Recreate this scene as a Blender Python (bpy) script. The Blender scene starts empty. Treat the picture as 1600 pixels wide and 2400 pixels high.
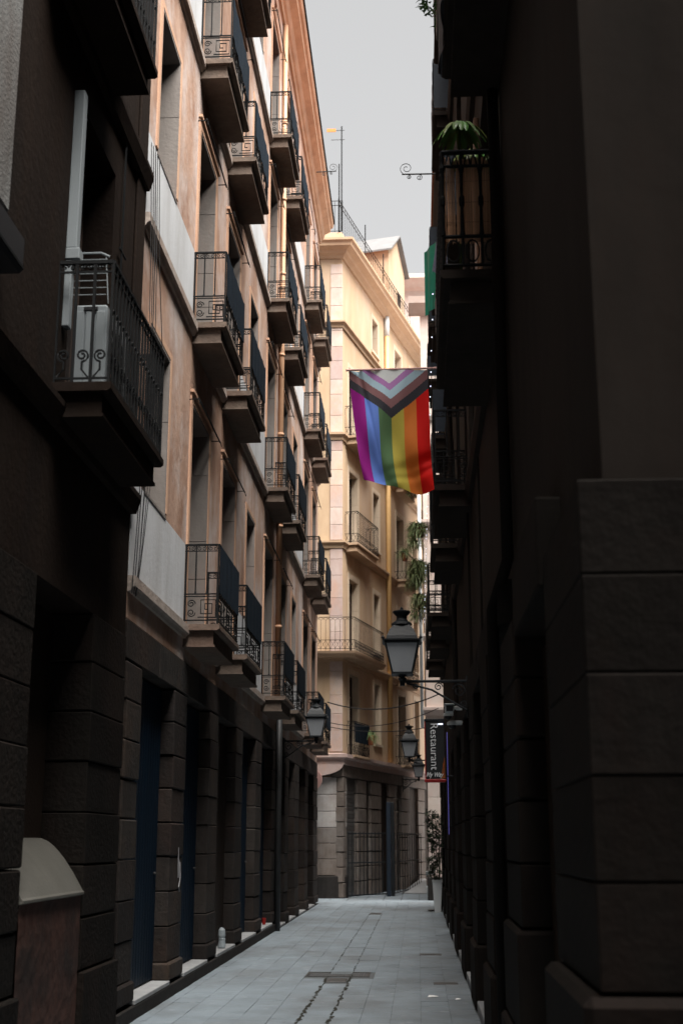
import bpy, bmesh, math, random
from mathutils import Vector, Matrix
R_ = math.radians
PI = math.pi
random.seed(7)
sc = bpy.context.scene
COL = sc.collection

# ------------------------------------------------------------------ camera
cam_d = bpy.data.cameras.new('camera')
cam = bpy.data.objects.new('camera', cam_d)
COL.objects.link(cam)
cam.location = (0, 0, 1.6)
cam.rotation_euler = (R_(90 + 14.395), 0, R_(3.326))
cam_d.sensor_width = 36
cam_d.sensor_fit = 'AUTO'
cam_d.lens = 45
cam_d.clip_start = 0.05
cam_d.clip_end = 3000
cam_d.dof.use_dof = True
cam_d.dof.focus_distance = 17.5
cam_d.dof.aperture_fstop = 2.4
sc.camera = cam

# ------------------------------------------------------------------ world and sun (overcast, light from the upper right behind the camera)
SUN_EL, SUN_AZ, OVERCAST = 63.0, 140.0, 2.25           # azimuth clockwise from +Y (the street direction)
world = bpy.data.worlds.new('World')
sc.world = world
world.use_nodes = True
nt = world.node_tree
nt.nodes.clear()
sky = nt.nodes.new('ShaderNodeTexSky')
sky.sky_type = 'NISHITA'
sky.sun_disc = False
sky.sun_elevation = R_(SUN_EL)
sky.sun_rotation = R_(SUN_AZ)
sky.air_density = 1.0
sky.dust_density = 4.0
sky.ozone_density = 1.0
hsv = nt.nodes.new('ShaderNodeHueSaturation')          # cloud takes most of the blue out of the sky
hsv.inputs['Saturation'].default_value = 0.10
tc = nt.nodes.new('ShaderNodeTexCoord')                 # thin even cloud, whiter towards the hazy horizon
sep = nt.nodes.new('ShaderNodeSeparateXYZ')
clampz = nt.nodes.new('ShaderNodeClamp')
cie = nt.nodes.new('ShaderNodeMath')
cie.operation = 'MULTIPLY_ADD'
cie.inputs[1].default_value = -0.38 * OVERCAST
cie.inputs[2].default_value = 1.06 * OVERCAST
veil = nt.nodes.new('ShaderNodeCombineColor')
over = nt.nodes.new('ShaderNodeMix')
over.data_type = 'RGBA'
over.inputs[0].default_value = 0.80
bg = nt.nodes.new('ShaderNodeBackground')
bg.inputs['Strength'].default_value = 0.08
wo = nt.nodes.new('ShaderNodeOutputWorld')
nt.links.new(sky.outputs[0], hsv.inputs['Color'])
nt.links.new(hsv.outputs[0], over.inputs[6])
nt.links.new(tc.outputs['Generated'], sep.inputs[0])
nt.links.new(sep.outputs['Z'], clampz.inputs[0])
nt.links.new(clampz.outputs[0], cie.inputs[0])
for k in range(3):
    nt.links.new(cie.outputs[0], veil.inputs[k])
nt.links.new(veil.outputs[0], over.inputs[7])
nt.links.new(over.outputs[2], bg.inputs[0])
nt.links.new(bg.outputs[0], wo.inputs[0])
sun_d = bpy.data.lights.new('sun', 'SUN')
sun_d.energy = 5.0
sun_d.angle = R_(48)
sun_d.color = (1.0, 0.95, 0.89)
sun = bpy.data.objects.new('sun', sun_d)
COL.objects.link(sun)
sd = Vector((math.sin(R_(SUN_AZ)) * math.cos(R_(SUN_EL)), math.cos(R_(SUN_AZ)) * math.cos(R_(SUN_EL)), math.sin(R_(SUN_EL))))
sun.rotation_euler = sd.to_track_quat('Z', 'Y').to_euler()
sun.location = (10, -10, 30)
vs = sc.view_settings
vs.view_transform = 'Standard'
vs.look = 'None'
vs.gamma = 1
vs.use_curve_mapping = False
vs.exposure = 2.0

# ------------------------------------------------------------------ materials
MATS = {}
def mat(name, a, b=None, rough=0.85, scale=2.0, stretch=(1, 1, 1), bump=0.15, bscale=40.0, metal=0.0, spec=0.3,
        var=0.12, c=None, cscale=0.6, camt=0.5, emit=None, estr=0.0, trans=0.0, contrast=0.25, hue=0.0):
    """noise-mottled procedural surface: a/b mixed by a noise stretched along the given axes, c = large stains"""
    m = bpy.data.materials.new(name)
    m.use_nodes = True
    n = m.node_tree.nodes
    l = m.node_tree.links
    p = n['Principled BSDF']
    if b is None:
        b = tuple(x * 0.75 for x in a)
    geo = n.new('ShaderNodeNewGeometry')
    mp = n.new('ShaderNodeMapping')
    mp.inputs['Scale'].default_value = stretch
    l.new(geo.outputs['Position'], mp.inputs['Vector'])
    no = n.new('ShaderNodeTexNoise')
    no.inputs['Scale'].default_value = scale
    no.inputs['Detail'].default_value = 7
    no.inputs['Roughness'].default_value = 0.65
    l.new(mp.outputs[0], no.inputs['Vector'])
    ra = n.new('ShaderNodeValToRGB')
    ra.color_ramp.elements[0].position = 0.5 - contrast
    ra.color_ramp.elements[1].position = 0.5 + contrast
    ra.color_ramp.elements[0].color = (*b, 1)
    ra.color_ramp.elements[1].color = (*a, 1)
    l.new(no.outputs['Fac'], ra.inputs['Fac'])
    colr = ra.outputs[0]
    if c is not None:
        n2 = n.new('ShaderNodeTexNoise')
        n2.inputs['Scale'].default_value = cscale
        n2.inputs['Detail'].default_value = 8
        n2.inputs['Roughness'].default_value = 0.7
        l.new(mp.outputs[0], n2.inputs['Vector'])
        r2 = n.new('ShaderNodeValToRGB')
        r2.color_ramp.elements[0].position = 0.46
        r2.color_ramp.elements[1].position = 0.64
        l.new(n2.outputs['Fac'], r2.inputs['Fac'])
        ml = n.new('ShaderNodeMath')
        ml.operation = 'MULTIPLY'
        ml.inputs[1].default_value = camt
        l.new(r2.outputs[0], ml.inputs[0])
        mx = n.new('ShaderNodeMix')
        mx.data_type = 'RGBA'
        l.new(ml.outputs[0], mx.inputs[0])
        l.new(colr, mx.inputs[6])
        mx.inputs[7].default_value = (*c, 1)
        colr = mx.outputs[2]
    if var > 0 or hue > 0:
        oi = n.new('ShaderNodeObjectInfo')
        mr = n.new('ShaderNodeMapRange')
        mr.inputs['To Min'].default_value = 1 - var
        mr.inputs['To Max'].default_value = 1 + var
        l.new(oi.outputs['Random'], mr.inputs['Value'])
        hs = n.new('ShaderNodeHueSaturation')
        l.new(mr.outputs[0], hs.inputs['Value'])
        if hue > 0:
            mh = n.new('ShaderNodeMapRange')
            mh.inputs['To Min'].default_value = 0.5 - hue
            mh.inputs['To Max'].default_value = 0.5 + hue
            l.new(oi.outputs['Random'], mh.inputs['Value'])
            l.new(mh.outputs[0], hs.inputs['Hue'])
        l.new(colr, hs.inputs['Color'])
        colr = hs.outputs[0]
    l.new(colr, p.inputs['Base Color'])
    p.inputs['Roughness'].default_value = rough
    p.inputs['Metallic'].default_value = metal
    p.inputs['Specular IOR Level'].default_value = spec
    if trans > 0:
        p.inputs['Transmission Weight'].default_value = trans
    if emit:
        p.inputs['Emission Color'].default_value = (*emit, 1)
        p.inputs['Emission Strength'].default_value = estr
    if bump > 0:
        nb = n.new('ShaderNodeTexNoise')
        nb.inputs['Scale'].default_value = bscale
        nb.inputs['Detail'].default_value = 6
        l.new(geo.outputs['Position'], nb.inputs['Vector'])
        bp = n.new('ShaderNodeBump')
        bp.inputs['Strength'].default_value = bump
        bp.inputs['Distance'].default_value = 0.02
        l.new(nb.outputs['Fac'], bp.inputs['Height'])
        l.new(bp.outputs[0], p.inputs['Normal'])
    MATS[name] = m
    return m

mat('plaster', (0.4140, 0.2790, 0.2115), (0.2430, 0.1350, 0.0882), scale=2.0, stretch=(1, 0.9, 0.62), c=(0.4770, 0.4275, 0.4095), cscale=0.8, camt=0.85, bump=0.35, bscale=11, var=0, contrast=0.17)
mat('course_stone', (0.36, 0.31, 0.275), (0.22, 0.185, 0.16), scale=5, c=(0.26, 0.15, 0.11), cscale=1.1, camt=0.4, bump=0.5, bscale=22, var=0.05, spec=0.15)
mat('white_plaster', (0.5040, 0.5208, 0.5418), (0.3864, 0.3948, 0.4074), scale=1.8, stretch=(1, 1.2, 0.28), c=(0.2772, 0.2688, 0.2604), cscale=1.3, camt=0.4, bump=0.15, bscale=18, var=0.05)
mat('jamb_stone', (0.2040, 0.1836, 0.1700), (0.1292, 0.1156, 0.1054), scale=3.0, stretch=(1, 1, 0.5), c=(0.2040, 0.1292, 0.1020), cscale=1.2, camt=0.4, bump=0.2, bscale=25, var=0.08)
mat('orange_trim', (0.5, 0.32, 0.22), (0.38, 0.22, 0.145), scale=4, stretch=(1, 1, 0.3), bump=0.15, var=0.06)
mat('cornice_stone', (0.62, 0.45, 0.32), (0.46, 0.31, 0.205), scale=3, stretch=(1, 0.6, 2), c=(0.26, 0.17, 0.12), cscale=1.6, camt=0.4, bump=0.2, var=0.05)
mat('string_stone', (0.1591, 0.1237, 0.0994), (0.0884, 0.0685, 0.0574), scale=6, stretch=(1, 1, 1), c=(0.1149, 0.0530, 0.0353), cscale=1.1, camt=0.35, bump=0.5, bscale=22, var=0.05, spec=0.12)
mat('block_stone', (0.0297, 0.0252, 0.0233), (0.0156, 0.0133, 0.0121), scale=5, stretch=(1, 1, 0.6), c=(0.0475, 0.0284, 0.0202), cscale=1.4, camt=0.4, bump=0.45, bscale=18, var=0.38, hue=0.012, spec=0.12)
mat('kerb_stone', (0.0315, 0.0286, 0.0269), (0.0168, 0.0151, 0.0143), scale=5, bump=0.4, bscale=30, var=0.1, spec=0.12)
mat('threshold_stone', (0.2812, 0.2869, 0.2925), (0.1913, 0.1969, 0.2025), scale=5, bump=0.2, bscale=30, var=0.08)
mat('iron', (0.0075, 0.0085, 0.0095), (0.004, 0.0045, 0.005), rough=0.6, bump=0.1, var=0, spec=0.12)
mat('screen_cloth', (0.016, 0.024, 0.034), (0.010, 0.015, 0.022), scale=3, stretch=(1, 4, 0.5), rough=0.9, bump=0.3, bscale=60, var=0.25, spec=0.05)
mat('frame_wood', (0.045, 0.028, 0.020), (0.028, 0.018, 0.013), scale=6, stretch=(1, 1, 0.1), rough=0.7, bump=0.2, var=0.2)
mat('pane', (0.020, 0.020, 0.021), (0.014, 0.014, 0.015), rough=0.12, bump=0.02, bscale=3, var=0.3, spec=0.5)
mat('blue_door', (0.0013, 0.0092, 0.0205), (0.0008, 0.0059, 0.0135), scale=4, stretch=(1, 1, 0.2), rough=0.6, bump=0.15, var=0.1, spec=0.12)
mat('brown_door', (0.0210, 0.0144, 0.0108), (0.0132, 0.0090, 0.0072), scale=6, stretch=(1, 1, 0.1), rough=0.6, bump=0.2, var=0.15, spec=0.12)
mat('terracotta_pipe', (0.52, 0.31, 0.19), (0.42, 0.24, 0.14), scale=4, stretch=(1, 1, 0.2), rough=0.6, bump=0.05, var=0)
mat('grey_pipe', (0.0375, 0.0387, 0.0400), (0.0150, 0.0150, 0.0150), scale=7, stretch=(1, 1, 0.3), rough=0.55, bump=0.05, var=0)
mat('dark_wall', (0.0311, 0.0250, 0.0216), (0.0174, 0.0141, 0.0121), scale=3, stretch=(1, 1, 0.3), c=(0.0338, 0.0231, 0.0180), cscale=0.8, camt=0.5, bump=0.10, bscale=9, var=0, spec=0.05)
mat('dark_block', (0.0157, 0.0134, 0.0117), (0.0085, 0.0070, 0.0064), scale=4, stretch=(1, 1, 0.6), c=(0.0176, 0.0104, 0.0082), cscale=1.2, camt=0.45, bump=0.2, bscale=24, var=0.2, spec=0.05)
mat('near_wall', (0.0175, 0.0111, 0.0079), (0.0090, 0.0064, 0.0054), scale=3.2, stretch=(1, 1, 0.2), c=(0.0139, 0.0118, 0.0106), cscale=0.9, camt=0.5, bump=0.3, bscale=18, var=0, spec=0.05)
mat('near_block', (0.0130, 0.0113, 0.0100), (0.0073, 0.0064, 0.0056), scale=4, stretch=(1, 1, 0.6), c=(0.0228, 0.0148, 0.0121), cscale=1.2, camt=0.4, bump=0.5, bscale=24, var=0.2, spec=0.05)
mat('weathered', (0.2160, 0.2280, 0.2280), (0.0720, 0.0630, 0.0570), scale=2.4, stretch=(1, 1, 0.4), c=(0.0780, 0.0600, 0.0510), cscale=1.0, camt=0.6, bump=0.35, var=0)
mat('sill_plaster', (0.0898, 0.0870, 0.0773), (0.0734, 0.0707, 0.0610), scale=3, c=(0.1333, 0.1256, 0.1105), cscale=2.5, camt=0.25, bump=0.15, var=0)
mat('red_plaster', (0.0728, 0.0364, 0.0280), (0.0476, 0.0252, 0.0210), scale=2.5, c=(0.0224, 0.0182, 0.0168), cscale=1.6, camt=0.85, bump=0.5, bscale=9, var=0, spec=0.1)
mat('yellow_plaster', (0.47, 0.345, 0.228), (0.37, 0.255, 0.160), scale=1.6, stretch=(1, 1, 0.3), c=(0.46, 0.35, 0.27), cscale=0.6, camt=0.7, bump=0.2, bscale=15, var=0, contrast=0.18)
mat('yellow_pipe', (0.58, 0.37, 0.16), (0.5, 0.31, 0.13), scale=3, rough=0.6, bump=0.03, var=0)
mat('pink_stone', (0.47, 0.385, 0.35), (0.38, 0.285, 0.25), scale=4, stretch=(1, 1, 0.7), c=(0.50, 0.30, 0.20), cscale=1.6, camt=0.5, bump=0.2, var=0.14, hue=0.012)
mat('yellow_cornice', (0.4500, 0.3240, 0.2160), (0.3330, 0.2250, 0.1440), scale=4, stretch=(1, 1, 2), c=(0.2700, 0.1710, 0.1170), cscale=2.0, camt=0.4, bump=0.2, var=0.04)
mat('yellow_jamb', (0.56, 0.46, 0.35), (0.42, 0.33, 0.24), scale=3, stretch=(1, 1, 0.4), bump=0.15, var=0.05)
mat('grey_block', (0.1663, 0.1361, 0.1159), (0.0958, 0.0781, 0.0680), scale=4, stretch=(1, 1, 0.7), c=(0.1714, 0.1663, 0.1613), cscale=1.0, camt=0.5, bump=0.4, bscale=24, var=0.15)
mat('column_pale', (0.42, 0.41, 0.40), (0.28, 0.255, 0.24), scale=2.5, c=(0.30, 0.24, 0.22), cscale=1.2, camt=0.5, bump=0.3, var=0.1)
mat('pale_stone', (0.56, 0.50, 0.46), (0.46, 0.37, 0.33), scale=3, c=(0.52, 0.38, 0.33), cscale=1.4, camt=0.6, bump=0.15, var=0.14, hue=0.01)
mat('shutter_metal', (0.13, 0.125, 0.12), (0.07, 0.07, 0.07), scale=3, rough=0.5, metal=0.4, bump=0.05, var=0.2)
mat('roof_sheet', (0.1560, 0.1560, 0.1593), (0.1170, 0.1170, 0.1202), scale=3, rough=0.7, bump=0.1, var=0)
sm = mat('slab', (0.204, 0.244, 0.274), (0.140, 0.168, 0.190), scale=3.2, stretch=(1, 0.7, 1), c=(0.095, 0.098, 0.100), cscale=0.7, camt=0.55, rough=0.6, bump=0.3, bscale=60, var=0.05, spec=0.45)
n_, l_ = sm.node_tree.nodes, sm.node_tree.links          # gum spots and splashes on the paving
gp = n_.new('ShaderNodeNewGeometry')
for vs_, thr, colr_, amt in ((9.0, 0.055, (0.055, 0.052, 0.050), 0.75), (3.1, 0.10, (0.30, 0.32, 0.34), 0.35)):
    vo = n_.new('ShaderNodeTexVoronoi')
    vo.inputs['Scale'].default_value = vs_
    dn = n_.new('ShaderNodeTexNoise')
    dn.inputs['Scale'].default_value = 14
    va = n_.new('ShaderNodeVectorMath')
    va.operation = 'MULTIPLY_ADD'
    va.inputs[1].default_value = (0.06, 0.06, 0.06)
    l_.new(gp.outputs['Position'], dn.inputs['Vector'])
    l_.new(dn.outputs['Color'], va.inputs[0])
    l_.new(gp.outputs['Position'], va.inputs[2])
    l_.new(va.outputs[0], vo.inputs['Vector'])
    lt = n_.new('ShaderNodeMapRange')
    lt.inputs['From Min'].default_value = thr
    lt.inputs['From Max'].default_value = thr * 1.5
    lt.inputs['To Min'].default_value = amt
    lt.inputs['To Max'].default_value = 0.0
    l_.new(vo.outputs['Distance'], lt.inputs['Value'])
    mx_ = n_.new('ShaderNodeMix')
    mx_.data_type = 'RGBA'
    src = n_['Principled BSDF'].inputs['Base Color'].links[0].from_socket
    l_.new(lt.outputs[0], mx_.inputs[0])
    l_.new(src, mx_.inputs[6])
    mx_.inputs[7].default_value = (*colr_, 1)
    l_.new(mx_.outputs[2], n_['Principled BSDF'].inputs['Base Color'])
mat('joint', (0.115, 0.125, 0.132), (0.070, 0.074, 0.078), scale=12, bump=0.4, var=0)
mat('ground', (0.20, 0.20, 0.20), (0.14, 0.14, 0.14), scale=1, bump=0.2, var=0)
mat('grate_metal', (0.1125, 0.1125, 0.1125), (0.0600, 0.0600, 0.0600), scale=20, rough=0.5, metal=0.5, bump=0.3, var=0.1)
mat('soil', (0.028, 0.026, 0.018), (0.015, 0.015, 0.012), scale=20, bump=0.5, var=0.1)
mat('lamp_glass', (0.3410, 0.3575, 0.3795), (0.2970, 0.3135, 0.3355), scale=5, rough=0.35, bump=0.05, var=0.05, spec=0.5)
mat('lamp_iron', (0.014, 0.017, 0.020), (0.009, 0.011, 0.013), rough=0.5, bump=0.1, var=0, spec=0.25)
mat('white_metal', (0.5920, 0.6160, 0.6240), (0.5440, 0.5680, 0.5760), scale=2, rough=0.4, bump=0.02, var=0.03)
mat('casing_white', (0.2046, 0.2294, 0.2418), (0.1798, 0.2015, 0.2139), scale=2, rough=0.45, bump=0.02, var=0.03)
mat('dark_plastic', (0.02, 0.02, 0.022), rough=0.4, bump=0.03, var=0)
mat('sign_black', (0.012, 0.013, 0.015), (0.010, 0.011, 0.012), rough=0.25, bump=0.0, var=0, spec=0.5)
mat('sign_red', (0.30, 0.02, 0.02), rough=0.4, bump=0.0, var=0)
mat('sign_text', (0.72, 0.72, 0.74), (0.70, 0.70, 0.72), rough=0.4, bump=0.0, var=0)
mat('sign_flame', (0.42, 0.11, 0.02), (0.03, 0.012, 0.010), scale=9, stretch=(2, 2, 0.8), rough=0.3, bump=0.0, var=0)
mat('led_violet', (0.2, 0.2, 0.6), rough=0.4, bump=0.0, var=0, emit=(0.28, 0.25, 1.0), estr=0.045)
mat('led_white', (0.8, 0.8, 0.9), rough=0.4, bump=0.0, var=0, emit=(0.75, 0.8, 1.0), estr=0.5)
mat('reed', (0.66, 0.38, 0.23), (0.34, 0.18, 0.1), scale=30, stretch=(1, 1, 0.05), bump=0.3, var=0.3)
mat('tarp_green', (0.010, 0.20, 0.13), (0.007, 0.14, 0.09), scale=3, rough=0.5, bump=0.25, bscale=9, var=0)
mat('tarp_navy', (0.012, 0.022, 0.036), (0.008, 0.014, 0.024), scale=3, rough=0.6, bump=0.3, bscale=9, var=0)
mat('check_cloth', (0.20, 0.20, 0.26), (0.11, 0.11, 0.15), scale=60, stretch=(1, 1, 1), rough=0.9, bump=0.2, var=0)
mat('curtain', (0.42, 0.42, 0.43), (0.30, 0.30, 0.31), scale=6, stretch=(3, 3, 0.3), rough=0.9, bump=0.1, var=0)
mat('wood_panel', (0.1800, 0.0810, 0.0360), (0.1200, 0.0510, 0.0240), scale=6, stretch=(3, 3, 0.2), rough=0.5, bump=0.15, var=0.1)
mat('door_wood', (0.030, 0.017, 0.010), (0.018, 0.010, 0.006), scale=6, stretch=(3, 3, 0.2), rough=0.5, bump=0.15, var=0.1, spec=0.2)
mat('leaf', (0.060, 0.130, 0.030), (0.030, 0.075, 0.018), scale=14, rough=0.5, bump=0.0, var=0.35, hue=0.02)
mat('leaf_fan', (0.11, 0.24, 0.05), (0.06, 0.15, 0.03), scale=14, rough=0.45, bump=0.0, var=0.3, hue=0.02)
mat('leaf_pale', (0.22, 0.28, 0.12), (0.12, 0.165, 0.06), scale=20, rough=0.55, bump=0.0, var=0.3, hue=0.02)
mat('leaf_dark', (0.030, 0.060, 0.022), (0.016, 0.034, 0.014), scale=14, rough=0.5, bump=0.0, var=0.35)
mat('leaf_yellow', (0.170, 0.190, 0.025), (0.060, 0.110, 0.018), scale=9, rough=0.45, bump=0.0, var=0.35)
mat('terracotta', (0.36, 0.12, 0.055), (0.27, 0.085, 0.04), scale=6, bump=0.15, var=0.15)
mat('sign_pink', (0.55, 0.33, 0.30), (0.48, 0.28, 0.25), scale=5, rough=0.5, bump=0.05, var=0)
mat('cable', (0.012, 0.012, 0.013), rough=0.6, bump=0.0, var=0)
mat('graffiti_black', (0.010, 0.010, 0.010), rough=0.7, bump=0.0, var=0)
mat('graffiti_white', (0.2200, 0.2200, 0.2320), rough=0.7, bump=0.0, var=0)
mat('paper', (0.75, 0.75, 0.75), (0.68, 0.68, 0.68), rough=0.9, bump=0.0, var=0)
mat('red_plastic', (0.2500, 0.0125, 0.0100), rough=0.4, bump=0.0, var=0)
mat('orange_metal', (0.60, 0.22, 0.05), rough=0.5, bump=0.0, var=0)
for nm, c in dict(flag_purple=(0.360, 0.012, 0.285), flag_blue=(0.174, 0.319, 0.899), flag_green=(0.128, 0.246, 0.111), flag_yellow=(0.720, 0.600, 0.105),
                  flag_orange=(0.899, 0.246, 0.043), flag_red=(0.900, 0.010, 0.007), flag_black=(0.058, 0.058, 0.072), flag_brown=(0.340, 0.170, 0.178),
                  flag_lightblue=(0.58, 0.80, 0.93), flag_pink=(0.588, 0.280, 0.644), flag_white=(0.88, 0.92, 0.93)).items():
    m = mat(nm, c, tuple(x * 0.92 for x in c), scale=30, rough=0.75, bump=0.05, bscale=200, var=0)
    nn = m.node_tree.nodes
    ll = m.node_tree.links
    p = nn['Principled BSDF']
    tr = nn.new('ShaderNodeBsdfTranslucent')
    tr.inputs[0].default_value = (*c, 1)
    mxs = nn.new('ShaderNodeMixShader')
    mxs.inputs[0].default_value = 0.5
    ll.new(p.outputs[0], mxs.inputs[1])
    ll.new(tr.outputs[0], mxs.inputs[2])
    ll.new(mxs.outputs[0], nn['Material Output'].inputs[0])

# ------------------------------------------------------------------ mesh helpers
WO = {}                                     # world origin of every object that parents others
def FM(ox, oy, deg):
    """facade frame: local x = outward, y = along the wall, z = up"""
    return Matrix.Translation((ox, oy, 0)) @ Matrix.Rotation(R_(deg), 4, 'Z')

class MB:
    def __init__(s, T=None):
        s.v = []
        s.f = []
        s.T = T
        s.mi = []
        s.m = 0
    def add(s, vs, fs):
        o = len(s.v)
        if s.T is not None:
            vs = [s.T @ Vector(p) for p in vs]
        s.v += [tuple(p) for p in vs]
        for f in fs:
            s.f.append([i + o for i in f])
            s.mi.append(s.m)
        return s
    def quad(s, a, b, c, d):
        return s.add([a, b, c, d], [[0, 1, 2, 3]])
    def box(s, x0, x1, y0, y1, z0, z1):
        if x1 < x0: x0, x1 = x1, x0
        if y1 < y0: y0, y1 = y1, y0
        vs = [(x0, y0, z0), (x1, y0, z0), (x1, y1, z0), (x0, y1, z0), (x0, y0, z1), (x1, y0, z1), (x1, y1, z1), (x0, y1, z1)]
        return s.add(vs, [[0, 3, 2, 1], [4, 5, 6, 7], [0, 1, 5, 4], [1, 2, 6, 5], [2, 3, 7, 6], [3, 0, 4, 7]])
    def cbox(s, x0, x1, y0, y1, z0, z1, b=0.01):
        """box with all twelve edges chamfered"""
        if x1 < x0: x0, x1 = x1, x0
        if y1 < y0: y0, y1 = y1, y0
        lo, hi = (x0, y0, z0), (x1, y1, z1)
        vs = []
        idx = {}
        for sx in (0, 1):
            for sy in (0, 1):
                for sz in (0, 1):
                    cr = [(hi if t else lo)[k] for k, t in enumerate((sx, sy, sz))]
                    sg = [-1 if t else 1 for t in (sx, sy, sz)]
                    for ax in range(3):
                        p = list(cr)
                        for k in range(3):
                            if k != ax:
                                p[k] += sg[k] * b
                        idx[(sx, sy, sz, ax)] = len(vs)
                        vs.append(tuple(p))
        fs = []
        for ax in range(3):
            o = [k for k in range(3) if k != ax]
            for sd_ in (0, 1):
                ring = []
                for a, c in ((0, 0), (1, 0), (1, 1), (0, 1)):
                    key = [0, 0, 0]
                    key[ax] = sd_
                    key[o[0]] = a
                    key[o[1]] = c
                    ring.append(idx[(*key, ax)])
                fs.append(ring)
        for ax in range(3):                 # edges along ax
            o = [k for k in range(3) if k != ax]
            for a in (0, 1):
                for c in (0, 1):
                    k0 = [0, 0, 0]; k1 = [0, 0, 0]
                    k1[ax] = 1
                    for k in (k0, k1):
                        k[o[0]] = a
                        k[o[1]] = c
                    fs.append([idx[(*k0, o[0])], idx[(*k1, o[0])], idx[(*k1, o[1])], idx[(*k0, o[1])]])
        for sx in (0, 1):
            for sy in (0, 1):
                for sz in (0, 1):
                    fs.append([idx[(sx, sy, sz, k)] for k in range(3)])
        return s.add(vs, fs)
    def tube(s, pts, r, n=4, cap=True):
        pts = [Vector(p) for p in pts]
        rings = []
        up = Vector((0.0, 0.0, 1.0))
        for i, p in enumerate(pts):
            d = (pts[min(i + 1, len(pts) - 1)] - pts[max(i - 1, 0)])
            if d.length < 1e-9:
                d = Vector((0, 0, 1))
            d.normalize()
            ref = up if abs(d.z) < 0.9 else Vector((1, 0, 0))
            a = d.cross(ref).normalized()
            b = a.cross(d).normalized()
            rr = r[i] if isinstance(r, (list, tuple)) else r
            rings.append([p + a * rr * math.cos(2 * PI * (k + 0.5) / n) + b * rr * math.sin(2 * PI * (k + 0.5) / n) for k in range(n)])
        vs = [q for rg in rings for q in rg]
        fs = []
        for i in range(len(pts) - 1):
            for k in range(n):
                k2 = (k + 1) % n
                fs.append([i * n + k, i * n + k2, (i + 1) * n + k2, (i + 1) * n + k])
        if cap:
            fs.append(list(range(n))[::-1])
            fs.append([(len(pts) - 1) * n + k for k in range(n)])
        return s.add(vs, fs)
    def lathe(s, prof, c, n=16, rot=0.0, cap=True):
        vs = []
        for r, z in prof:
            for k in range(n):
                a = 2 * PI * k / n + rot
                vs.append((c[0] + r * math.cos(a), c[1] + r * math.sin(a), c[2] + z))
        fs = []
        for i in range(len(prof) - 1):
            for k in range(n):
                k2 = (k + 1) % n
                fs.append([i * n + k, i * n + k2, (i + 1) * n + k2, (i + 1) * n + k])
        if cap:
            fs.append(list(range(n))[::-1])
            fs.append([(len(prof) - 1) * n + k for k in range(n)])
        return s.add(vs, fs)
    def extr(s, prof, y0, y1):
        """profile in (x, z) swept along y"""
        n = len(prof)
        vs = [(x, y0, z) for x, z in prof] + [(x, y1, z) for x, z in prof]
        fs = [[k, (k + 1) % n, n + (k + 1) % n, n + k] for k in range(n)]
        fs.append(list(range(n))[::-1])
        fs.append([n + k for k in range(n)])
        return s.add(vs, fs)
    def mesh(s, name, mats, origin=(0, 0, 0), smooth=False):
        me = bpy.data.meshes.new(name)
        o = Vector(origin)
        me.from_pydata([tuple(Vector(p) - o) for p in s.v], [], s.f)
        if isinstance(mats, str):
            mats = [mats]
        for m in mats:
            me.materials.append(MATS[m])
        if len(mats) > 1:
            me.polygons.foreach_set('material_index', s.mi)
        if smooth:
            me.polygons.foreach_set('use_smooth', [True] * len(me.polygons))
        me.update()
        bm = bmesh.new()
        bm.from_mesh(me)
        bmesh.ops.recalc_face_normals(bm, faces=bm.faces)
        bm.to_mesh(me)
        bm.free()
        return me
    def build(s, name, mats, parent=None, origin=None, smooth=False):
        po = WO[parent.name] if parent is not None else Vector((0, 0, 0))
        org = Vector(origin) if origin is not None else (po.copy() if parent is not None else Vector((0, 0, 0)))
        me = s.mesh(name, mats, org, smooth)
        return place(name, me, parent, org)

def place(name, me, parent, org, rotz=0.0):
    ob = bpy.data.objects.new(name, me)
    COL.objects.link(ob)
    org = Vector(org)
    if parent is not None:
        ob.parent = parent
        ob.location = org - WO[parent.name]
    else:
        ob.location = org
    ob.rotation_euler = (0, 0, rotz)
    WO[ob.name] = org
    return ob

def sub(name, me, parent):
    """sub-part that shares its parent part's frame"""
    ob = bpy.data.objects.new(name, me)
    COL.objects.link(ob)
    ob.parent = parent
    WO[ob.name] = WO[parent.name]
    return ob

def tag(o, label, cat, group=None):
    o['label'] = label
    o['category'] = cat
    if group:
        o['group'] = group
    return o

def thing(name, label, cat, loc=(0, 0, 0), group=None):
    o = bpy.data.objects.new(name, None)
    COL.objects.link(o)
    o.location = loc
    o.empty_display_size = 0.3
    WO[o.name] = Vector(loc)
    return tag(o, label, cat, group)

def struct(o):
    o['kind'] = 'structure'
    return o

CACHE = {}
def shared(key, fn):
    if key not in CACHE:
        CACHE[key] = fn()
    return CACHE[key]

def spiral(cx, cz, r0, turns, flip=1, start=0.0, n=14, plane='xz', const=0.0):
    pts = []
    for i in range(n + 1):
        t = i / n
        a = start + flip * t * turns * 2 * PI
        r = r0 * (1 - 0.78 * t)
        p, q = cx + r * math.cos(a), cz + r * math.sin(a)
        pts.append((p, const, q) if plane == 'xz' else (const, p, q))
    return pts

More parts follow.
